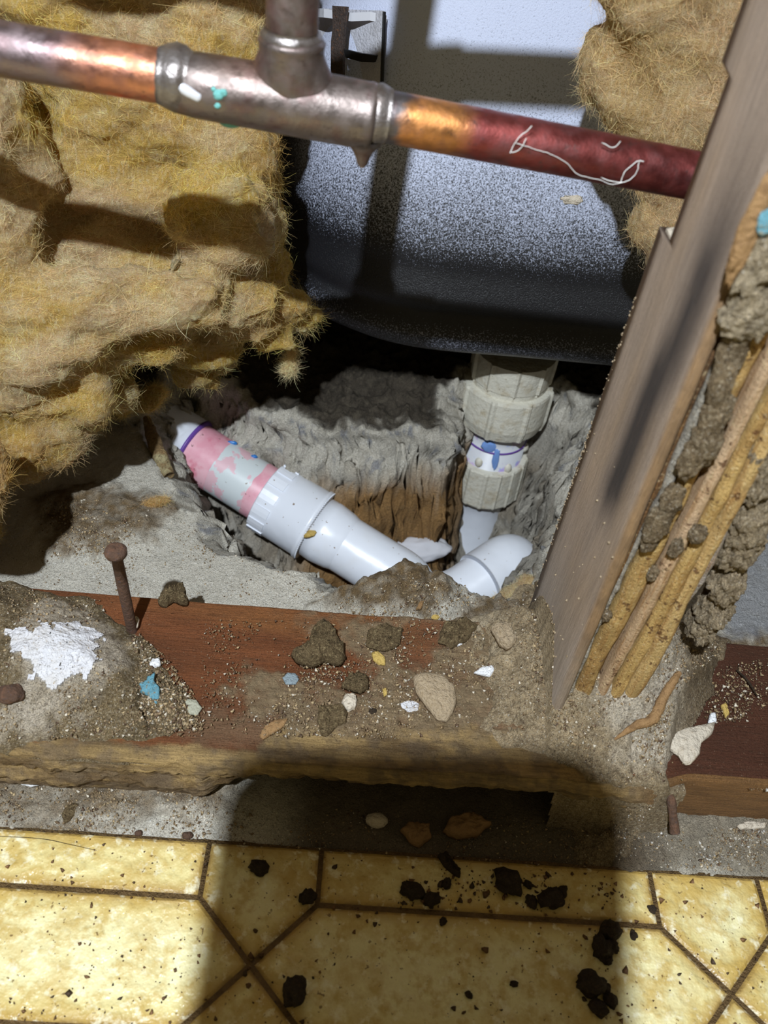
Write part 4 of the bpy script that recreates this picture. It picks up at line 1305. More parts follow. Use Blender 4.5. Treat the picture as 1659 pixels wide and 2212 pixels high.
vslab('rib', lambda z: 0.1240 + 0.5 * lean(z), lambda z: 0.1288 + 0.0008 * math.sin(z * 38 + 2), lambda z: 0.2050 + (z - .04) * .01, 0.228, 0.054, ZT, M_rawwood, raw_col(YEL, 0.0, 33), 260, 0.0018, 0.0008, 33)
vslab('rib', lambda z: 0.1284 + 0.0008 * math.sin(z * 38 + 2), lambda z: 0.1345 + 0.0010 * math.sin(z * 33 + 4), lambda z: 0.2040 + (z - .04) * .01, 0.228, 0.054, ZT, M_rawwood, raw_col((0.70, 0.47, 0.19), 0.1, 37), 260, 0.0018, 0.0008, 37)
vslab('rib', 0.1348, 0.1388, lambda z: 0.2105 + (z - .04) * .01, 0.228, 0.054, ZT, M_rawwood, raw_col(GREY, 0.25, 41), 260, 0.0030, 0.0010, 41)
# termite mud packed in the galleries and along the right side
def mudcol(V, b=(0.26, 0.185, 0.105)): return np.clip(np.array(b) * (1 + 0.6 * fbm(V, 300, 4, 0.65)[:, None]), 0.02, 1)


for k, (px_, py_, Y_, rx, ry, rz) in enumerate([(1560, 830, 0.2055, .0034, .003, .009), (1545, 900, 0.2055, .0042, .0034, .009), (1520, 960, 0.2055, .0050, .0034, .010), (1495, 990, 0.2055, .0042, .003, .008), (1450, 1080, 0.2055, .0040, .003, .007),
                                                (1420, 1130, 0.2055, .0046, .003, .009), (1405, 1165, 0.206, .003, .0025, .006), (1508, 1153, 0.2040, .0032, .0028, .0038), (1460, 1185, 0.2045, .0024, .002, .0050),
                                                (1590, 740, 0.208, .004, .003, .012), (1410, 1240, 0.2065, .002, .002, .004), (1310, 1330, 0.2075, .002, .002, .003)]):
    c = at_y(px_, py_, Y_)
    V, F = lump(c, (rx, ry, rz), 4, 0.55, 2.2, k)
    mk('mud_plug', V, F, M_mud, post, col=mudcol(V))
for k, (px_, py_, Y_, rx, ry, rz) in enumerate([(1640, 1020, 0.212, .0060, .007, .014), (1625, 1110, 0.214, .0075, .008, .016), (1600, 1170, 0.216, .0070, .008, .015), (1570, 1250, 0.219, .0060, .008, .013), (1545, 1310, 0.222, .0065, .009, .012), (1520, 1345, 0.224, .006, .009, .010), (1650, 960, 0.211, .005, .006, .012),
                                                (1640, 560, 0.205, .006, .005, .012), (1655, 500, 0.205, .005, .005, .009), (1625, 660, 0.2045, .006, .0035, .009), (1600, 690, 0.2050, .006, .003, .006), (1640, 690, 0.2045, .004, .0035, .006)]):
    c = at_y(px_, py_, Y_)
    V, F = lump(c, (rx, ry, rz), 5, 0.50, 2.6, 40 + k)
    mk('mud_cake', V, F, M_mud, post, col=mudcol(V, (0.42, 0.32, 0.20) if k < 7 else (0.48, 0.38, 0.25)))
# bark-brown strip and blue paint near the top right
V, F = lump(at_y(1628, 480, 0.203), (0.003, 0.002, 0.016), 4, 0.4, 2, 3)
mk('bark_strip', V, F, M_splinter, post)
V, F = lump(at_y(1664, 478, 0.201), (0.0034, 0.0010, 0.0042), 3, 0.6, 2, 5)
mk('blue_paint_patch', V, F, M_blue, post)
# frass grains along the back edge of the side board
Vc, Fc = [], []
v0, f0 = ico(1)
g = 0
for k in range(160):
    z = random.uniform(0.04, 0.22) if k < 130 else random.uniform(0.05, 0.17)
    if k < 130: q = np.array([0.0980, 0.2738 + random.uniform(-0.0025, 0.0006), 0.05 + 0.17 * random.random() ** 0.8 if k % 3 else random.gauss(0.135, 0.012)])
    else: q = np.array([0.0978, random.uniform(0.206, 0.27), z])
    s = random.uniform(0.0002, 0.0006)
    Vc.append(v0 * s * rng.uniform(0.6, 1.4, (len(v0), 1)) + q); Fc.append(f0 + g * len(v0)); g += 1
o = mk('frass_grains', np.vstack(Vc), np.vstack(Fc), M_fibreboard, post, smooth=False); o['kind'] = 'stuff'

# ================================================================== GLASS WOOL
def remeshed(Vs, Fs, voxel, name):
    me = bpy.data.meshes.new(name)
    off = 0; V = []; F = []
    for v, f in zip(Vs, Fs):
        V.append(v); F.append(f + off); off += len(v)
    V = np.vstack(V); F = np.vstack(F)
    me.vertices.add(len(V)); me.vertices.foreach_set('co', V.astype(np.float32).ravel())
    me.loops.add(F.size); me.loops.foreach_set('vertex_index', F.astype(np.int32).ravel())
    me.polygons.add(len(F)); me.polygons.foreach_set('loop_start', np.arange(0, F.size, 3, dtype=np.int32))
    me.update(calc_edges=True)
    ob = bpy.data.objects.new(name, me); COL.objects.link(ob)
    md = ob.modifiers.new('r', 'REMESH'); md.mode = 'VOXEL'; md.voxel_size = voxel
    sm = ob.modifiers.new('s', 'SMOOTH'); sm.iterations = 3; sm.factor = 0.5
    dg = bpy.context.evaluated_depsgraph_get(); dg.update()
    ev = ob.evaluated_get(dg); m2 = ev.to_mesh()
    n = len(m2.vertices); co = np.empty(n * 3, np.float32); m2.vertices.foreach_get('co', co)
    no = np.empty(n * 3, np.float32); m2.vertices.foreach_get('normal', no)
    fl_ = np.array([list(p.vertices) for p in m2.polygons])
    ev.to_mesh_clear()
    bpy.data.objects.remove(ob); bpy.data.meshes.remove(me)
    return co.reshape(-1, 3).astype(float), no.reshape(-1, 3).astype(float), fl_


def wool_col(V, tone=0):
    n1 = fbm(V * np.array([1, 1, 1.6]), 26, 4, 0.6, 2 + tone); n2 = fbm(V * np.array([1, 1, 2.2]), 75, 4, 0.6, 5); n3 = fbm(V, 14, 3, 0.5, 9)
    yel = np.array([0.74, 0.49, 0.13]); tan = np.array([0.72, 0.51, 0.28]); amb = np.array([0.52, 0.28, 0.07]); pal = np.array([0.86, 0.71, 0.42])
    a = sst(-0.25, 0.35, n1)[:, None]
    c = yel * (1 - a) + tan * a
    b = sst(0.05, 0.5, n2)[:, None] * 0.6
    c = c * (1 - b) + pal * b
    d = sst(0.05, 0.5, n3)[:, None] * 0.65
    c = c * (1 - d) + amb * d
    if tone: c = c * 0.35 + np.array([0.66, 0.46, 0.27]) * 0.65
    return np.clip(c, 0.02, 1)


def fibres(V, Nn, F, n, lmin, lmax, seedk, cols, width=0.00006, lift=0.34, front=True, flow=None):
    """loose curled fibres rooted on the wool surface, one ribbon each"""
    r = np.random.default_rng(seedk)
    fc = V[F].mean(1); fn = Nn[F].mean(1); fn /= np.linalg.norm(fn, axis=1)[:, None] + 1e-9
    if front:
        tocam = CAM - fc; tocam /= np.linalg.norm(tocam, axis=1)[:, None]
        w = np.where((fn * tocam).sum(1) > -0.35, 1.0, 0.03)
    else:
        w = np.ones(len(fc))
    # combed in tufts: more fibres where a slow noise is high
    w = w * (0.25 + np.clip(fbm(fc, 60, 3, 0.6, 3) + 0.5, 0, 1.5))
    idx = r.choice(len(fc), n, p=w / w.sum())
    root = fc[idx] + r.normal(0, 0.0006, (n, 3)); nn = fn[idx]
    fl0 = np.stack([fbm(root, 30, 2, 0.5, 1), fbm(root, 30, 2, 0.5, 4), fbm(root, 30, 2, 0.5, 8)], -1)
    t = fl0 * 1.1 + r.normal(0, 0.75, (n, 3)) + (np.array(flow) if flow is not None else 0)
    t = t - nn * (t * nn).sum(1)[:, None]; t /= np.linalg.norm(t, axis=1)[:, None] + 1e-9
    L = r.uniform(lmin, lmax, n) * (0.5 + r.random(n))
    lf = lift * r.random(n) + (r.random(n) < 0.10) * r.random(n) * 1.2
    d0 = t + nn * lf[:, None]; d0 /= np.linalg.norm(d0, axis=1)[:, None]
    bend = r.normal(0, 0.9, (n, 3))
    K = 4
    pts = []
    p = root - nn * 0.0008; d = d0
    for k in range(K):
        pts.append(p); p = p + d * (L / (K - 1))[:, None]
        d = d + bend * 0.40; d /= np.linalg.norm(d, axis=1)[:, None]
    pts = np.stack(pts, 1)                                  # n,K,3
    sd = np.cross(d0, r.normal(0, 1, (n, 3))); sd /= np.linalg.norm(sd, axis=1)[:, None] + 1e-9
    wv = width * (0.6 + 0.8 * r.random(n))
    taper = np.linspace(1, 0.35, K)
    A = pts + sd[:, None, :] * (wv[:, None] * taper[None, :])[..., None]
    B = pts - sd[:, None, :] * (wv[:, None] * taper[None, :])[..., None]
    VV_ = np.stack([A, B], 2).reshape(n, K * 2, 3)
    f = np.array([[2 * k, 2 * k + 1, 2 * k + 3, 2 * k + 2] for k in range(K - 1)])
    FF = (np.arange(n)[:, None, None] * (2 * K) + f[None]).reshape(-1, 4)
    cc = cols[F[idx][:, 0]] * r.uniform(1.0, 1.7, (n, 1)) + 0.05
    cc = np.repeat(np.clip(cc, 0, 0.95), 2 * K, 0)
    return VV_.reshape(-1, 3), FF, cc


def wool(name, label, lumps, voxel, nfib, lmin, lmax, tone=0, seedk=1, disp=1.0, flow=None):
    Vs, Fs = [], []
    for k, (c, r, rot) in enumerate(lumps):
        v, f = lump(c, r, 4, 0.30, 1.5, k + seedk * 10, rot)
        Vs.append(v); Fs.append(f)
    V, Nn, F = remeshed(Vs, Fs, voxel, name + '_tmp')
    Q = V * np.array([1, 1, 1.7])
    warp = 0.010 * np.stack([fbm(Q, 40, 3, 0.5, 1), fbm(Q, 40, 3, 0.5, 7), fbm(Q, 40, 3, 0.5, 13)], -1)
    d = -0.0060 * ridged(Q + warp, 20, 2, 0.4, 3) + 0.0070 * fbm(Q + warp, 38, 2, 0.4, 6) + 0.0018 * fbm(Q + warp, 110, 3, 0.6, 2) + 0.0010 * fbm(Q, 300, 3, 0.65)
    V = V + Nn * (d * disp)[:, None]
    col = wool_col(V, tone)
    mn, mx = V.min(0), V.max(0)
    t = thing(name, label, 'insulation', ((mn[0] + mx[0]) / 2, (mn[1] + mx[1]) / 2, mn[2]))
    mk('wool_body', V, F, M_batt, t, col=col)
    v2, f2, c2 = fibres(V, Nn, F, nfib, lmin, lmax, seedk, col, flow=flow)
    o = mk('loose_fibres', v2, f2, M_fibre, t, smooth=False, col=c2)
    o['kind'] = 'stuff'
    return t


def wl(px, py, Y, rx, ry, rz, rot=0.0):
    return (at_y(px, py, Y), (rx, ry, rz), rot)


LEFT = [
    # deep fill behind
    (np.array([-0.20, 0.470, 0.26]), (0.13, 0.06, 0.12), 0), (np.array([-0.20, 0.470, 0.14]), (0.12, 0.06, 0.09), 0), (np.array([-0.13, 0.475, 0.30]), (0.075, 0.05, 0.12), 0),
    (np.array([-0.33, 0.44, 0.20]), (0.10, 0.08, 0.20), 0), (np.array([-0.28, 0.41, 0.09]), (0.10, 0.06, 0.08), 0),
    (np.array([-0.17, 0.44, 0.40]), (0.14, 0.06, 0.07), 0),
    # upper batt behind the pipe
    wl(120, 60, .430, .034, .026, .030), wl(330, 60, .435, .032, .026, .034), wl(470, 90, .423, .028, .024, .034), wl(535, 60, .432, .014, .02, .030), wl(230, 180, .425, .036, .024, .026),
    wl(60, 330, .420, .034, .028, .026), wl(190, 330, .423, .030, .022, .030), wl(380, 300, .425, .034, .024, .034), wl(490, 330, .418, .026, .024, .030), wl(545, 400, .432, .016, .02, .026),
    wl(90, 440, .410, .040, .026, .018), wl(300, 440, .415, .036, .022, .020), wl(470, 470, .385, .032, .024, .026), wl(555, 500, .423, .018, .02, .020),
    wl(60, 540, .387, .040, .022, .012), wl(250, 540, .391, .038, .020, .014), wl(420, 560, .407, .034, .022, .018), wl(560, 585, .418, .022, .02, .016),
    # lower lip
    wl(60, 640, .345, .034, .024, .016), wl(200, 650, .350, .034, .022, .018), wl(360, 640, .362, .034, .022, .018), wl(500, 650, .385, .030, .02, .018), wl(610, 660, .410, .018, .016, .012),
    wl(660, 690, .425, .010, .012, .008), wl(300, 720, .372, .030, .02, .016), wl(430, 735, .400, .024, .018, .012), wl(540, 700, .395, .022, .016, .010),
    wl(420, 800, .410, .014, .012, .008, .6), wl(455, 820, .412, .006, .006, .006), wl(480, 765, .415, .010, .012, .011), wl(590, 730, .405, .014, .012, .007),
    wl(90, 740, .338, .030, .024, .020), wl(60, 840, .335, .028, .024, .022), wl(150, 830, .342, .018, .018, .022), wl(40, 930, .333, .024, .022, .020), wl(120, 920, .338, .018, .016, .020),
    wl(10, 1000, .333, .022, .02, .016), wl(-60, 900, .335, .04, .03, .05), wl(-75, 1060, .318, .024, .02, .030), wl(-40, 1120, .312, .014, .014, .02), wl(-110, 1180, .30, .02, .02, .03), wl(-170, 1010, .325, .036, .03, .045), wl(-150, 1120, .300, .026, .02, .035), wl(-125, 1035, .268, .030, .022, .030), wl(-150, 1000, .295, .030, .022, .032), wl(-140, 1110, .252, .024, .018, .024), wl(-60, 700, .345, .04, .03, .05), wl(-80, 500, .360, .04, .03, .05), wl(-80, 300, .380, .04, .03, .05), wl(75, 980, .336, .014, .014, .014),
    wl(215, 760, .365, .022, .018, .018), wl(230, 840, .372, .016, .014, .014), wl(180, 880, .362, .012, .012, .014),
]
wool('insulation_batt', 'large torn amber glass wool batt spilling from the left behind the copper pipe', LEFT, 0.0024, 210000, 0.003, 0.010, 0, 1, flow=(0.1, 0.0, -0.05))
RIGHT = [wl(1330, 130, .405, .016, .016, .018), wl(1420, 90, .400, .020, .018, .024), wl(1500, 60, .395, .024, .018, .030), wl(1380, 220, .402, .018, .016, .020), wl(1460, 240, .395, .020, .016, .026), wl(1540, 200, .390, .020, .016, .030),
         wl(1400, 330, .400, .014, .014, .020), wl(1460, 380, .395, .016, .014, .020), wl(1415, 450, .398, .012, .012, .018), wl(1500, 500, .39, .02, .014, .03), wl(1450, -60, .395, .03, .02, .03), wl(1285, 175, .41, .008, .010, .012),
         (np.array([0.19, 0.41, 0.25]), (0.05, 0.03, 0.09), 0), (np.array([0.20, 0.41, 0.38]), (0.07, 0.03, 0.08), 0)]
wool('insulation_tuft', 'tan glass wool wad wedged between the tub and the notched post', RIGHT, 0.0022, 60000, 0.003, 0.009, 1, 2, 0.7, flow=(0.1, 0, -0.4))
S1 = [wl(300, 868, .425, .014, .010, .006), wl(335, 850, .43, .008, .008, .006), wl(262, 878, .42, .009, .008, .006)]
wool('insulation_tuft', 'small loose wool tuft on the slab beside the end of the trap arm', S1, 0.0012, 4000, 0.004, 0.009, 0, 3, 0.35)
S2 = [wl(628, 795, .418, .0048, .004, .0055), wl(632, 765, .418, .0022, .002, .004)]
wool('insulation_tuft', 'tiny dangling wool wisp hanging below the tip of the batt', S2, 0.0008, 1800, 0.004, 0.009, 0, 4, 0.15)
q = on_surf(1105, 1290, 0.005)
S3 = [(q + np.array([0.004, 0.004, 0.003]), (0.012, 0.007, 0.005), 0.5), (q + np.array([-0.006, -0.002, 0.002]), (0.008, 0.005, 0.004), 0.2), (q + np.array([0.012, 0.011, 0.006]), (0.005, 0.006, 0.006), 0.9)]
wool('insulation_tuft', 'yellow wool scrap between the white elbow and the post', S3, 0.0010, 2500, 0.002, 0.006, 0, 5, 0.25)
q = on_surf(335, 1090, 0.002)
S4 = [(q + np.array([0, 0, 0.002]), (0.010, 0.004, 0.004), 0.5), (q + np.array([-0.012, -0.006, 0.001]), (0.006, 0.004, 0.003), 0.8)]
wool('insulation_tuft', 'flattened yellow wool scrap on the dirty concrete left of the pit', S4, 0.0010, 1500, 0.002, 0.005, 0, 6, 0.25)

# ================================================================== NAIL
nb_ = on_surf(285, 1360, 0.045); nh = at_d(251, 1197, float((np.array([nb_[0] - 0.001, nb_[1], 0.1]) - CAM) @ FW))
nd = (nh - nb_); nl_ = np.linalg.norm(nd); nd /= nl_
nail = thing('nail', 'bent rusty nail standing upright in the mud heap', 'nail', nb_)
V, F = lathe(nb_ - nd * 0.008, nh, [(0, 0.0022), (0.01, 0.0024), (0.03, 0.0026), (0.045, 0.0025), (nl_ + 0.006, 0.0025)], 20, lambda k, t, an, r: r * (1 + 0.12 * fbm(xyz(np.cos(an), np.sin(an), t * 200), 1.5, 3)))
mk('shank', V, F, M_rust, nail)
V, F = lathe(nh - nd * 0.0005, nh + nd * 0.003, [(0, 0.0026), (0.0006, 0.0046), (0.0024, 0.0048), (0.0036, 0.0040), (0.0040, 0.0022), (0.0041, 0.0002)], 24, lambda k, t, an, r: r * (1 + 0.10 * fbm(xyz(np.cos(an), np.sin(an), k), 1.3, 3)))
mk('head', V, F, M_rust, nail)

# ================================================================== LOOSE PIECES
def wpoly(pix, z):
    return [at_z(x, y, z)[:2] for x, y in pix]


def chip(name, label, cat, pix, thick, mat, seed=0, z=None, tilt=(0, 0), jag=0.10, rough=0.25, dome=0.3, group=None, nres=44):
    c = np.mean(np.array(pix, float), 0)
    if z is None:
        q = on_surf(c[0], c[1]); z = q[2]
    V, F = flake(wpoly(pix, z), thick, seed, jag, rough, dome, z, tilt, nres)
    return tag(mk(name, V, F, mat), label, cat, group)


def pebble(name, label, cat, px, py, r, mat, seed=0, z=None, rot=0.0, amp=0.35, group=None, sub=3):
    q = on_surf(px, py) if z is None else at_z(px, py, z)
    rr = np.asarray(r if np.ndim(r) else (r, r, r * 0.7), float)
    V, F = lump(q + np.array([0, 0, rr[2] * 0.55]), rr, sub, amp, 1.9, seed, rot)
    return tag(mk(name, V, F, mat), label, cat, group)


# on the plate
chip('mud_clod', 'largest triangular mud clod lying on the bare red-brown plate', 'mud clod', [(632, 1420), (668, 1400), (676, 1362), (702, 1348), (722, 1372), (738, 1400), (748, 1428), (735, 1441), (700, 1432), (672, 1446), (640, 1436)], 0.0065, M_clod, 1, jag=0.12, rough=0.5)
chip('mud_clod', 'arched mud clod on the back edge of the plate next to the nail shadow', 'mud clod', [(341, 1308), (352, 1292), (375, 1276), (398, 1274), (402, 1290), (410, 1308), (392, 1310), (376, 1302), (358, 1315)], 0.0060, M_clod, 2, z=0.038, jag=0.15, rough=0.5)
chip('mud_clod', 'rounded mud clod above the pale chip at the middle of the plate', 'mud clod', [(738, 1486), (752, 1466), (775, 1458), (794, 1470), (795, 1490), (780, 1500), (757, 1494)], 0.0050, M_clod, 3, rough=0.5)
chip('mud_flake', 'ragged mud flake pointing down over the front edge of the plate', 'mud flake', [(688, 1530), (735, 1525), (750, 1540), (748, 1562), (722, 1575), (706, 1592), (694, 1590), (686, 1560)], 0.0026, M_clod, 4, tilt=(0, 0.06), rough=0.5)
chip('mud_flake', 'curled brown flake at the split front edge of the plate', 'bark flake', [(562, 1588), (572, 1570), (600, 1556), (622, 1556), (612, 1572), (590, 1586), (568, 1598)], 0.0016, M_splinter, 5, z=0.0385, tilt=(0.05, 0.05))
chip('fibreboard_chip', 'large tan oval fibreboard chip lying on the muddy plate', 'board chip', [(893, 1470), (925, 1463), (955, 1468), (978, 1490), (984, 1515), (978, 1540), (962, 1560), (945, 1558), (918, 1528), (897, 1500)], 0.0042, M_fibreboard, 6, jag=0.05, rough=0.22, tilt=(-0.04, 0.05))
chip('plaster_chip', 'small pale plaster chip touching the rounded mud clod', 'plaster chip', [(738, 1520), (746, 1504), (762, 1500), (771, 1515), (768, 1532), (752, 1540)], 0.0030, M_chipcream, 7)
chip('paint_chip', 'white wedge-shaped paint chip by the crack in the mud', 'paint chip', [(1024, 1455), (1040, 1444), (1062, 1441), (1068, 1452), (1058, 1464), (1038, 1460)], 0.0020, M_white, 8, tilt=(0.05, -0.04), jag=0.05)
chip('paint_chip', 'tiny white paint chip above the wedge-shaped one', 'paint chip', [(985, 1384), (996, 1382), (998, 1393), (988, 1397)], 0.0016, M_white, 9)
chip('plaster_chip', 'flat grey-white plaster smear left of the tan fibreboard chip', 'plaster chip', [(865, 1520), (885, 1512), (905, 1520), (903, 1535), (885, 1540), (868, 1530)], 0.0009, M_plaster, 10)
chip('wood_chip', 'pale blocky wood chip in the mud left of the post', 'wood chip', [(1060, 1362), (1078, 1350), (1098, 1360), (1112, 1395), (1095, 1408), (1078, 1398)], 0.0050, M_fibreboard, 11, tilt=(0.1, 0.0), rough=0.35)
chip('paint_dot', 'round grey-blue paint dab left of the middle clod', 'paint dab', [(610, 1465), (620, 1454), (638, 1455), (646, 1467), (638, 1478), (618, 1479)], 0.0010, M_grayblue, 12)
chip('wood_chip', 'small yellow chip below the bare patch at the back of the plate', 'wood chip', [(802, 1412), (815, 1410), (832, 1424), (832, 1438), (818, 1438), (806, 1428)], 0.0024, M_yellowchip, 13)
chip('wood_chip', 'tiny yellow sliver right of the rounded mud clod', 'wood chip', [(826, 1490), (834, 1488), (836, 1502), (829, 1506)], 0.0016, M_yellowchip, 14)
chip('wood_chip', 'yellow oval chip on the dirt at the pit edge', 'wood chip', [(930, 1331), (942, 1327), (950, 1334), (944, 1340), (932, 1338)], 0.0016, M_yellowchip, 15)
chip('bark_chip', 'rust-red bark chip standing in the dirt behind the plate', 'bark chip', [(898, 1318), (907, 1300), (917, 1298), (910, 1316)], 0.0020, M_splinter, 16)
chip('mud_clod', 'low mud clod at the back of the plate under the dirt mound', 'mud clod', [(790, 1395), (795, 1365), (835, 1350), (868, 1362), (862, 1395), (840, 1408), (812, 1405)], 0.0028, M_clod, 17, rough=0.6, dome=0.1)
chip('mud_clod', 'cracked mud crust below the bare patch beside the pale wood chip', 'mud clod', [(945, 1390), (960, 1350), (1005, 1338), (1030, 1352), (1010, 1385), (975, 1402)], 0.0032, M_clod, 18, rough=0.6, dome=0.1)
pebble('pebble', 'tiny blue-black grit speck left of the grey-white plaster smear', 'grit', 805, 1537, (0.0018, 0.0016, 0.0010), M_darkclod, 19)
# on the left heap
chip('paint_flake', 'ragged turquoise paint flake stuck to the mud heap', 'paint flake', [(302, 1482), (318, 1476), (324, 1462), (336, 1460), (334, 1478), (346, 1488), (344, 1506), (340, 1525), (332, 1522), (322, 1505), (306, 1498)], 0.0022, M_blue, 20, tilt=(0.05, 0.1), jag=0.2)
chip('paint_chip', 'white plaster crumb above the turquoise flake', 'paint chip', [(320, 1440), (330, 1427), (345, 1425), (347, 1438), (334, 1446)], 0.0022, M_white, 21)
chip('plaster_chip', 'pale green-grey disc at the lower right edge of the mud heap', 'plaster chip', [(396, 1525), (405, 1512), (424, 1514), (436, 1530), (426, 1545), (405, 1544)], 0.0014, M_palegreen, 22, jag=0.05)
pebble('pebble', 'dark red-brown stone at the left edge of the mud heap', 'stone', 25, 1505, (0.0055, 0.0045, 0.0035), M_rust, 23)
chip('leaf_scrap', 'dry curled leaf scrap at the base of the nail', 'leaf scrap', [(285, 1350), (295, 1338), (302, 1345), (300, 1358), (292, 1365), (284, 1362)], 0.0020, M_chipcream, 24, tilt=(0.4, 0.2))
# strip in front of the plate
chip('paint_chip', 'white chip on the gritty slab at the far left below the plate', 'paint chip', [(42, 1690), (60, 1684), (88, 1688), (86, 1696), (66, 1700), (48, 1696)], 0.0016, M_white, 25, z=0.004)
chip('mud_flake', 'drop-shaped mud flake on the grey slab above the vinyl edge', 'mud flake', [(135, 1765), (142, 1745), (160, 1736), (172, 1740), (165, 1758), (150, 1778), (138, 1780)], 0.0026, M_clod, 26, z=0.001)
pebble('pebble', 'purple-brown stone on the slab at the vinyl edge', 'stone', 405, 1808, (0.0022, 0.0018, 0.0022), M_rust, 27, z=0.001)
pebble('pebble', 'smaller purple-brown stone left of the one at the vinyl edge', 'stone', 299, 1802, (0.0018, 0.0013, 0.0015), M_rust, 28, z=0.001)
pebble('pebble', 'pale pebble on the slab inside the big rounded shadow', 'stone', 813, 1776, (0.0050, 0.0034, 0.0034), M_chipcream, 29, z=0.002, amp=0.2)
chip('bark_chip', 'rust-brown broken chip inside the shadow below the plate', 'bark chip', [(864, 1798), (880, 1782), (925, 1788), (930, 1812), (905, 1832), (885, 1822)], 0.0040, M_splinter, 30, z=0.001, tilt=(0, 0.15))
chip('bark_chip', 'larger rust-brown chip leaning in the shadow below the plate', 'bark chip', [(955, 1800), (968, 1775), (1020, 1768), (1055, 1790), (1030, 1812), (985, 1815)], 0.0050, M_splinter, 31, z=0.001, tilt=(0.1, 0.2))
chip('mud_flake', 'dark mud shard hanging over the vinyl edge in the shadow', 'mud flake', [(945, 1850), (962, 1845), (975, 1862), (992, 1885), (993, 1897), (978, 1890), (958, 1872)], 0.0045, M_darkclod, 32, z=0.003)
# right hand end
chip('plaster_chip', 'large triangular cream plaster chip on the dark plate right of the post', 'plaster chip', [(1414, 1616), (1420, 1592), (1470, 1582), (1540, 1566), (1534, 1590), (1510, 1610), (1508, 1632), (1490, 1652), (1478, 1655), (1464, 1635), (1440, 1618)], 0.0035, M_chipcream, 33, jag=0.03, rough=0.15, tilt=(-0.03, 0.04))
chip('paint_chip', 'white chip standing at the tip of the triangular cream chip', 'paint chip', [(1528, 1562), (1532, 1545), (1542, 1543), (1546, 1560), (1538, 1570)], 0.0025, M_white, 34)
chip('paint_chip', 'white curled chip among yellow grains behind the cream chip', 'paint chip', [(1448, 1538), (1456, 1526), (1466, 1530), (1464, 1542), (1454, 1546)], 0.0024, M_white, 35)
chip('wood_chip', 'yellow straw chip at the right of the triangular cream chip', 'wood chip', [(1556, 1525), (1566, 1520), (1574, 1545), (1566, 1552)], 0.0020, M_yellowchip, 36)
chip('plaster_chip', 'flat cream chip at the right edge below the plate', 'plaster chip', [(1592, 1785), (1610, 1776), (1655, 1780), (1650, 1790), (1600, 1793)], 0.0020, M_chipcream, 37, z=0.003)


def stick(name, label, cat, pts, rads, mat, par=None, sd=0):
    P = smooth_path(pts, 10)
    r = np.interp(np.linspace(0, 1, len(P)), np.linspace(0, 1, len(rads)), rads)
    V, F = tube(P, r, 12, True, lambda k, an, rr: rr * (1 + 0.25 * fbm(xyz(np.cos(an), np.sin(an), k * 0.35 + sd), 1.4, 3)))
    o = mk(name, V, F, mat, par)
    if par is None: tag(o, label, cat)
    return o


def sp(px, py, dz=0.001):
    q = on_surf(px, py); return q + np.array([0, 0, dz])


stick('wood_splinter', 'curled orange-brown wood splinter in front of the post', 'splinter', [sp(1326, 1600, .001), sp(1365, 1580, .003), sp(1405, 1562, .004), sp(1425, 1520, .004), sp(1448, 1482, .004), sp(1462, 1462, .003)], [0.0005, 0.0018, 0.0024, 0.0022, 0.0018, 0.0012], M_splinter)
cut = thing('cut_nail', 'black rusted broken nail leaning on the dirt below the dark plate', 'nail', at_z(1450, 1800, 0.002))
P3 = [at_y(1446, 1696, 0.1805), at_y(1452, 1745, 0.1735), at_y(1458, 1798, 0.1665)]
stick('shank', None, None, P3, [0.0010, 0.0021, 0.0018, 0.0024], M_rust, cut, 4)
stick('nail_stub', 'short rusty stub lying left of the leaning broken nail', 'nail', [at_z(1402, 1762, 0.004), at_z(1420, 1748, 0.006), at_z(1436, 1738, 0.009)], [0.0008, 0.0016, 0.0012], M_rust)
stick('straw', 'thin pale straw on the mud above the vinyl edge', 'straw', [sp(1345, 1700, .002), at_z(1385, 1735, 0.022), at_z(1410, 1765, 0.012)], [0.0003, 0.0003, 0.0002], M_chipcream)
stick('straw', 'thin dark straw on the mud at the far right of the post', 'straw', [on_surf(1588, 1452, 0.03) + np.array([0, 0, 0.002]), on_surf(1608, 1480, 0.03) + np.array([0, 0, 0.004]), on_surf(1632, 1508, 0.03) + np.array([0, 0, 0.002])], [0.0004, 0.0005, 0.0003], M_darkclod)
# strip of crumbling mud between slab edge and trap arm
stick('mud_strip', 'ochre mud strip between the slab edge and the end of the trap arm', 'mud', [at_z(318, 905, 0.004), at_z(330, 945, 0.004), at_z(346, 985, 0.0), at_z(366, 1028, -0.004)], [0.003, 0.0045, 0.0050, 0.0035], pmat('ochre_mud', col=(0.36, 0.23, 0.10), rough=0.9, layers=[(90, 4, 0.5, 0.6, (0.62, 0.54, 0.30), 0.8), (500, 3, 0.5, 0.7, (0.17, 0.10, 0.04), 0.7)], bumps=[(400, 5, 0.002)]))
# flakes on the coupling of the trap arm
qa = A0 + ad * arm_t(664, 1180); tc_n = np.array([-0.10, -0.80, 0.55]); tc_n -= ad * (tc_n @ ad); tc_n /= np.linalg.norm(tc_n)
V, F = lump(qa + tc_n * (PR + 0.0035), (0.0050, 0.0030, 0.0016), 3, 0.4, 1.6, 3, 0.6)
tag(mk('bark_chip', V, F, M_yellowchip), 'brown bark chip resting on the white pipe below its beaded coupling', 'bark chip')

stick('hair', 'single dark hair lying on the vinyl at the far left', 'hair', [at_z(-5, 1806, 0.0034), at_z(90, 1812, 0.0034), at_z(150, 1824, 0.0034), at_z(208, 1837, 0.0034)], [0.00012, 0.00014, 0.00008], M_darkclod)
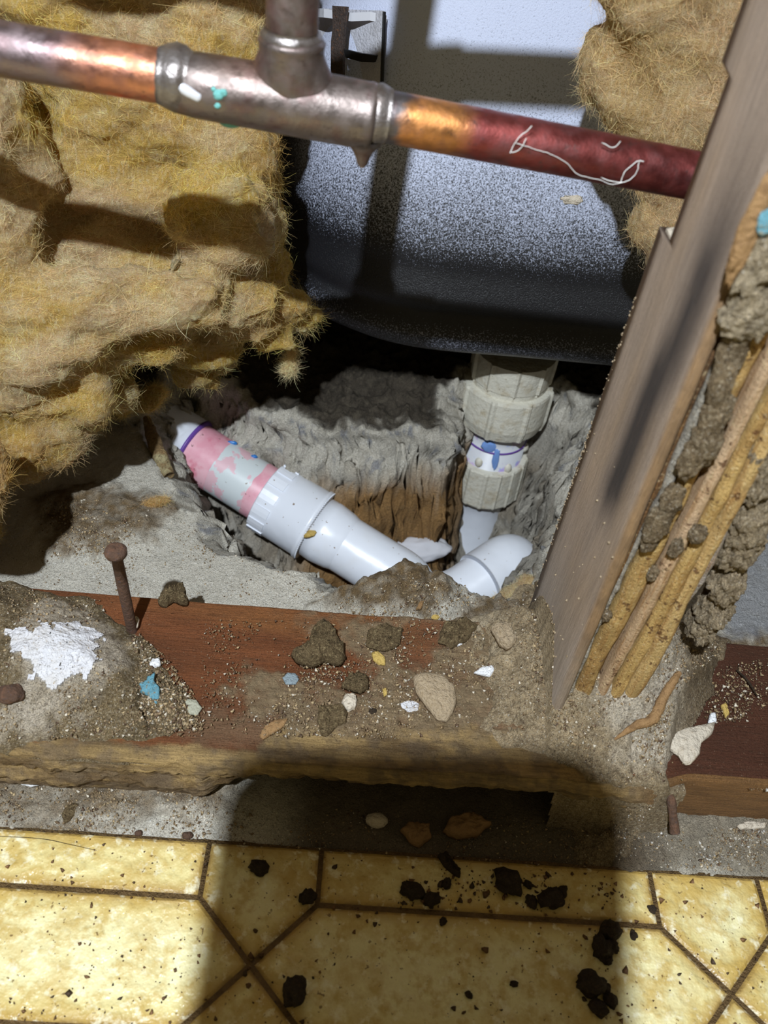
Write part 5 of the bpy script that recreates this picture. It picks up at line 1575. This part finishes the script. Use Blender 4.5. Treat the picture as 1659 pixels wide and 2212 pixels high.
# dark clods on the vinyl
LABELS_V = [
    (560, 1878, 0.0035, 'dark mud clod on the wet tile just inside the left shadow edge'),
    (665, 1940, 0.0034, 'dark mud clod at the joint corner of the pointed shaded tile'),
    (635, 2145, 0.0050, 'big dark clod below the crossing of the shaded joints'),
    (888, 1926, 0.0040, 'dark clod left of the hanging mud shard on the shaded tile'),
    (930, 1945, 0.0034, 'dark clod just below the hanging mud shard'),
    (963, 1910, 0.0022, 'small dark clod right below the hanging mud shard tip'),
    (1096, 1910, 0.0058, 'largest dark clod on the shaded strip tile'),
    (1186, 1946, 0.0046, 'dark double clod left of the right shadow edge on the strip tile'),
    (1212, 1928, 0.0028, 'small dark clod above the double clod on the strip tile'),
    (1148, 1948, 0.0025, 'small clod between the largest and the double clod'),
    (1140, 1912, 0.0018, 'crumb right of the largest clod on the strip tile'),
    (1318, 2012, 0.0042, 'dark clod on the joint at the right shadow edge'),
    (1298, 2052, 0.0046, 'flat dark clod below the joint at the right shadow edge'),
    (1322, 2045, 0.0026, 'small dark clod at the right end of the flat one'),
    (1273, 2128, 0.0052, 'lumpy dark clod near the bottom right of the shadow'),
    (1308, 2138, 0.0020, 'small crumb right of the lumpy bottom clod'),
    (1316, 2162, 0.0026, 'crumb under the lumpy clod by the shadow edge'),
    (1292, 2180, 0.0034, 'lowest dark clod beside the right shadow edge'),
    (1312, 2075, 0.0020, 'tiny clod under the flat dark clod'),
    (1368, 2022, 0.0018, 'small brown crumb on the joint in the light at right'),
    (1012, 2150, 0.0014, 'small black speck low in the middle of the shadow'),
    (1110, 2126, 0.0014, 'black speck left of the lumpy bottom clod'),
    (957, 1992, 0.0016, 'crumb on the joint line in the middle of the shadow'),
    (1408, 1966, 0.0018, 'dark crumb on the lit tile beside the right vertical joint'),
]
for k, (px_, py_, r_, lb) in enumerate(LABELS_V):
    pebble('mud_clod', lb, 'mud clod', px_, py_, (r_ * 1.15, r_ * 0.9, r_ * 0.75), M_darkclod, 60 + k, z=0.0027, rot=k * 0.9, amp=0.75)

# grit: sand, frass and crumbs that nobody could count
def grit(name, label, regions, mat_c, seedk, sub=0):
    r = np.random.default_rng(seedk)
    v0 = np.array([(1, 1, 1), (-1, -1, 1), (-1, 1, -1), (1, -1, -1)], float); f0 = np.array([(0, 2, 1), (0, 1, 3), (0, 3, 2), (1, 2, 3)])
    Vs, Fs, Cs = [], [], []; off = 0
    for pix, n, smin, smax, zf, cols in regions:
        pix = np.array(pix, float)
        x0, y0 = pix.min(0); x1, y1 = pix.max(0)
        px = r.uniform(x0, x1, n * 3); py = r.uniform(y0, y1, n * 3)
        cl = fbm(xyz(px, py, 3), 0.012, 4, 0.65)
        ok = (poly_sd(px, py, pix) > 0) & (cl + r.normal(0, 0.12, len(px)) > -0.02)
        px, py = px[ok][:n], py[ok][:n]
        z = np.full(len(px), zf)
        D = FW[None] + RT[None] * ((px - W / 2) / FPX)[:, None] + DN[None] * ((py - H / 2) / FPX)[:, None]
        for _ in range(3):
            Pp = CAM + D * ((z - CAM[2]) / D[:, 2])[:, None]
            z = 0.3 * z + 0.7 * surf(Pp[:, 0], Pp[:, 1])
        Pp = CAM + D * ((z - CAM[2]) / D[:, 2])[:, None]
        Pp[:, 2] = surf(Pp[:, 0], Pp[:, 1])
        s = smin * (smax / smin) ** (r.random(len(px)) ** 2.2)
        a = v0[None] * r.uniform(0.4, 1.3, (len(px), 4, 3)) * s[:, None, None]
        th = r.uniform(0, 6.28, len(px)); ca, sa = np.cos(th), np.sin(th)
        R_ = np.stack([np.stack([ca, -sa, 0 * ca], -1), np.stack([sa, ca, 0 * ca], -1), np.stack([0 * ca, 0 * ca, 1 + 0 * ca], -1)], 1)
        a = np.einsum('nij,nkj->nki', R_, a) + Pp[:, None, :] + np.array([0, 0, 1.0]) * (s * 0.35)[:, None, None]
        Vs.append(a.reshape(-1, 3)); Fs.append((np.arange(len(px))[:, None, None] * 4 + f0[None]).reshape(-1, 3) + off); off += len(px) * 4
        cols = np.array(cols); ci = r.integers(0, len(cols), len(px))
        Cs.append(np.repeat(cols[ci] * r.uniform(0.7, 1.25, (len(px), 1)), 4, 0))
    o = mk(name, np.vstack(Vs), np.vstack(Fs), mat_c, smooth=False, col=np.vstack(Cs))
    return tag(o, label, 'grit', kind='stuff')


M_grit = pmat('grit', attr=True, rough=0.7, spec=0.5)
BR = [(0.26, 0.18, 0.095), (0.20, 0.13, 0.06), (0.33, 0.24, 0.13), (0.42, 0.31, 0.17), (0.12, 0.07, 0.04), (0.24, 0.165, 0.085), (0.30, 0.21, 0.12), (0.62, 0.55, 0.44)]
grit('frass_and_sand', 'fine frass sand and crumbs strewn over plate and slab', [
    ([(440, 1340), (1000, 1330), (1200, 1300), (1210, 1570), (1080, 1600), (560, 1590), (430, 1570)], 3224, 0.00016, 0.00072, 0.040, BR),
    ([(640, 1440), (1000, 1330), (1200, 1300), (1210, 1570), (1080, 1600), (560, 1590)], 3224, 0.00016, 0.00088, 0.040, BR),
    ([(0, 1260), (240, 1300), (420, 1500), (440, 1590), (0, 1600)], 2356, 0.00016, 0.00083, 0.050, BR),
    ([(280, 1350), (360, 1420), (420, 1500), (440, 1580), (300, 1560), (290, 1440)], 1612, 0.00016, 0.00090, 0.050, BR),
    ([(1190, 1560), (1260, 1400), (1500, 1340), (1560, 1400), (1460, 1500), (1430, 1640), (1440, 1740), (1340, 1720), (1250, 1640)], 3224, 0.00016, 0.00077, 0.05, BR),
    ([(1400, 1480), (1659, 1420), (1659, 1560), (1550, 1560), (1480, 1700), (1430, 1700)], 1612, 0.00016, 0.00088, 0.04, BR),
    ([(0, 1680), (480, 1715), (450, 1815), (0, 1785)], 1488, 0.00016, 0.00077, 0.001, BR),
    ([(490, 1740), (1330, 1770), (1330, 1880), (470, 1820)], 992, 0.00016, 0.00072, 0.001, BR),
    ([(1330, 1740), (1659, 1770), (1659, 1885), (1330, 1870)], 1612, 0.00016, 0.00072, 0.001, BR + [(0.6, 0.57, 0.52)]),
    ([(690, 1330), (780, 1270), (870, 1235), (980, 1260), (1150, 1280), (1180, 1330), (900, 1350)], 1736, 0.00016, 0.00077, 0.01, BR),
    ([(80, 1080), (360, 1070), (400, 1130), (740, 1290), (300, 1290), (90, 1260)], 1612, 0.00016, 0.00061, 0.0, BR),
    ([(100, 1080), (370, 1080), (340, 1170), (120, 1210)], 1364, 0.00016, 0.00088, 0.0, BR),
], M_grit, 5)
DKV = [(0.12, 0.06, 0.025), (0.20, 0.10, 0.04), (0.06, 0.035, 0.02)]
grit('floor_specks', 'tiny brown specks of dirt scattered on the yellow vinyl', [
    ([(0, 1800), (450, 1830), (450, 2212), (0, 2212)], 120, 0.0003, 0.0011, 0.0028, DKV),
    ([(450, 1840), (1659, 1900), (1659, 2212), (400, 2212)], 200, 0.0003, 0.0013, 0.0028, DKV),
    ([(830, 1870), (1330, 1890), (1330, 1960), (830, 1960)], 160, 0.0003, 0.0014, 0.0028, DKV),
], M_grit, 6)

# ================================================================== THE PHONE THAT TAKES THE PICTURE
P0 = CAM - FW * 0.006


def on_phone(px, py, z):
    S = at_z(px, py, z); d = S - LAMP
    Q = LAMP + d * (((P0 - LAMP) @ FW) / (d @ FW)) - P0
    return Q @ RT, Q @ DN


pr = np.mean([on_phone(1335, 1800, 0)[0], on_phone(1350, 2100, 0)[0]])
pll = np.mean([on_phone(490, 1780, 0)[0], on_phone(430, 2000, 0)[0], on_phone(395, 2200, 0)[0]])
ptp = np.mean([on_phone(900, 1615, .036)[1], on_phone(700, 1620, .036)[1]])
ph = thing('smartphone', 'dark smartphone held above the opening, its rounded shadow falling on the floor', 'phone', P0)


def rrect(x0, x1, y0, y1, r, n=10):
    out = []
    for cx_, cy_, a0 in ((x1 - r, y0 + r, -90), (x1 - r, y1 - r, 0), (x0 + r, y1 - r, 90), (x0 + r, y0 + r, 180)):
        for a in np.linspace(math.radians(a0), math.radians(a0 + 90), n):
            out.append((cx_ + r * math.cos(a), cy_ + r * math.sin(a)))
    return np.array(out)


rc = rrect(pll, pr, ptp, ptp + 0.165, 0.015)
V = np.vstack([P0 + rc[:, :1] * RT + rc[:, 1:] * DN, P0 + rc[:, :1] * RT + rc[:, 1:] * DN - FW * 0.008])
m_ = len(rc)
mk('case', V, [list(range(m_)), list(range(m_, 2 * m_))[::-1]] + [[k, m_ + k, m_ + (k + 1) % m_, (k + 1) % m_] for k in range(m_)], M_phone, ph, smooth=False)
for dx, dy in ((0.0, 0.0), (0.0, 0.018), (-0.017, 0.009)):
    c = P0 + RT * dx + DN * dy
    V, F = lathe(c - FW * 0.0005, c + FW * 0.0015, [(0, 0.0062), (0.0016, 0.0062), (0.0019, 0.0055), (0.0019, 0.001)], 32)
    mk('lens_ring', V, F, M_lens, ph)
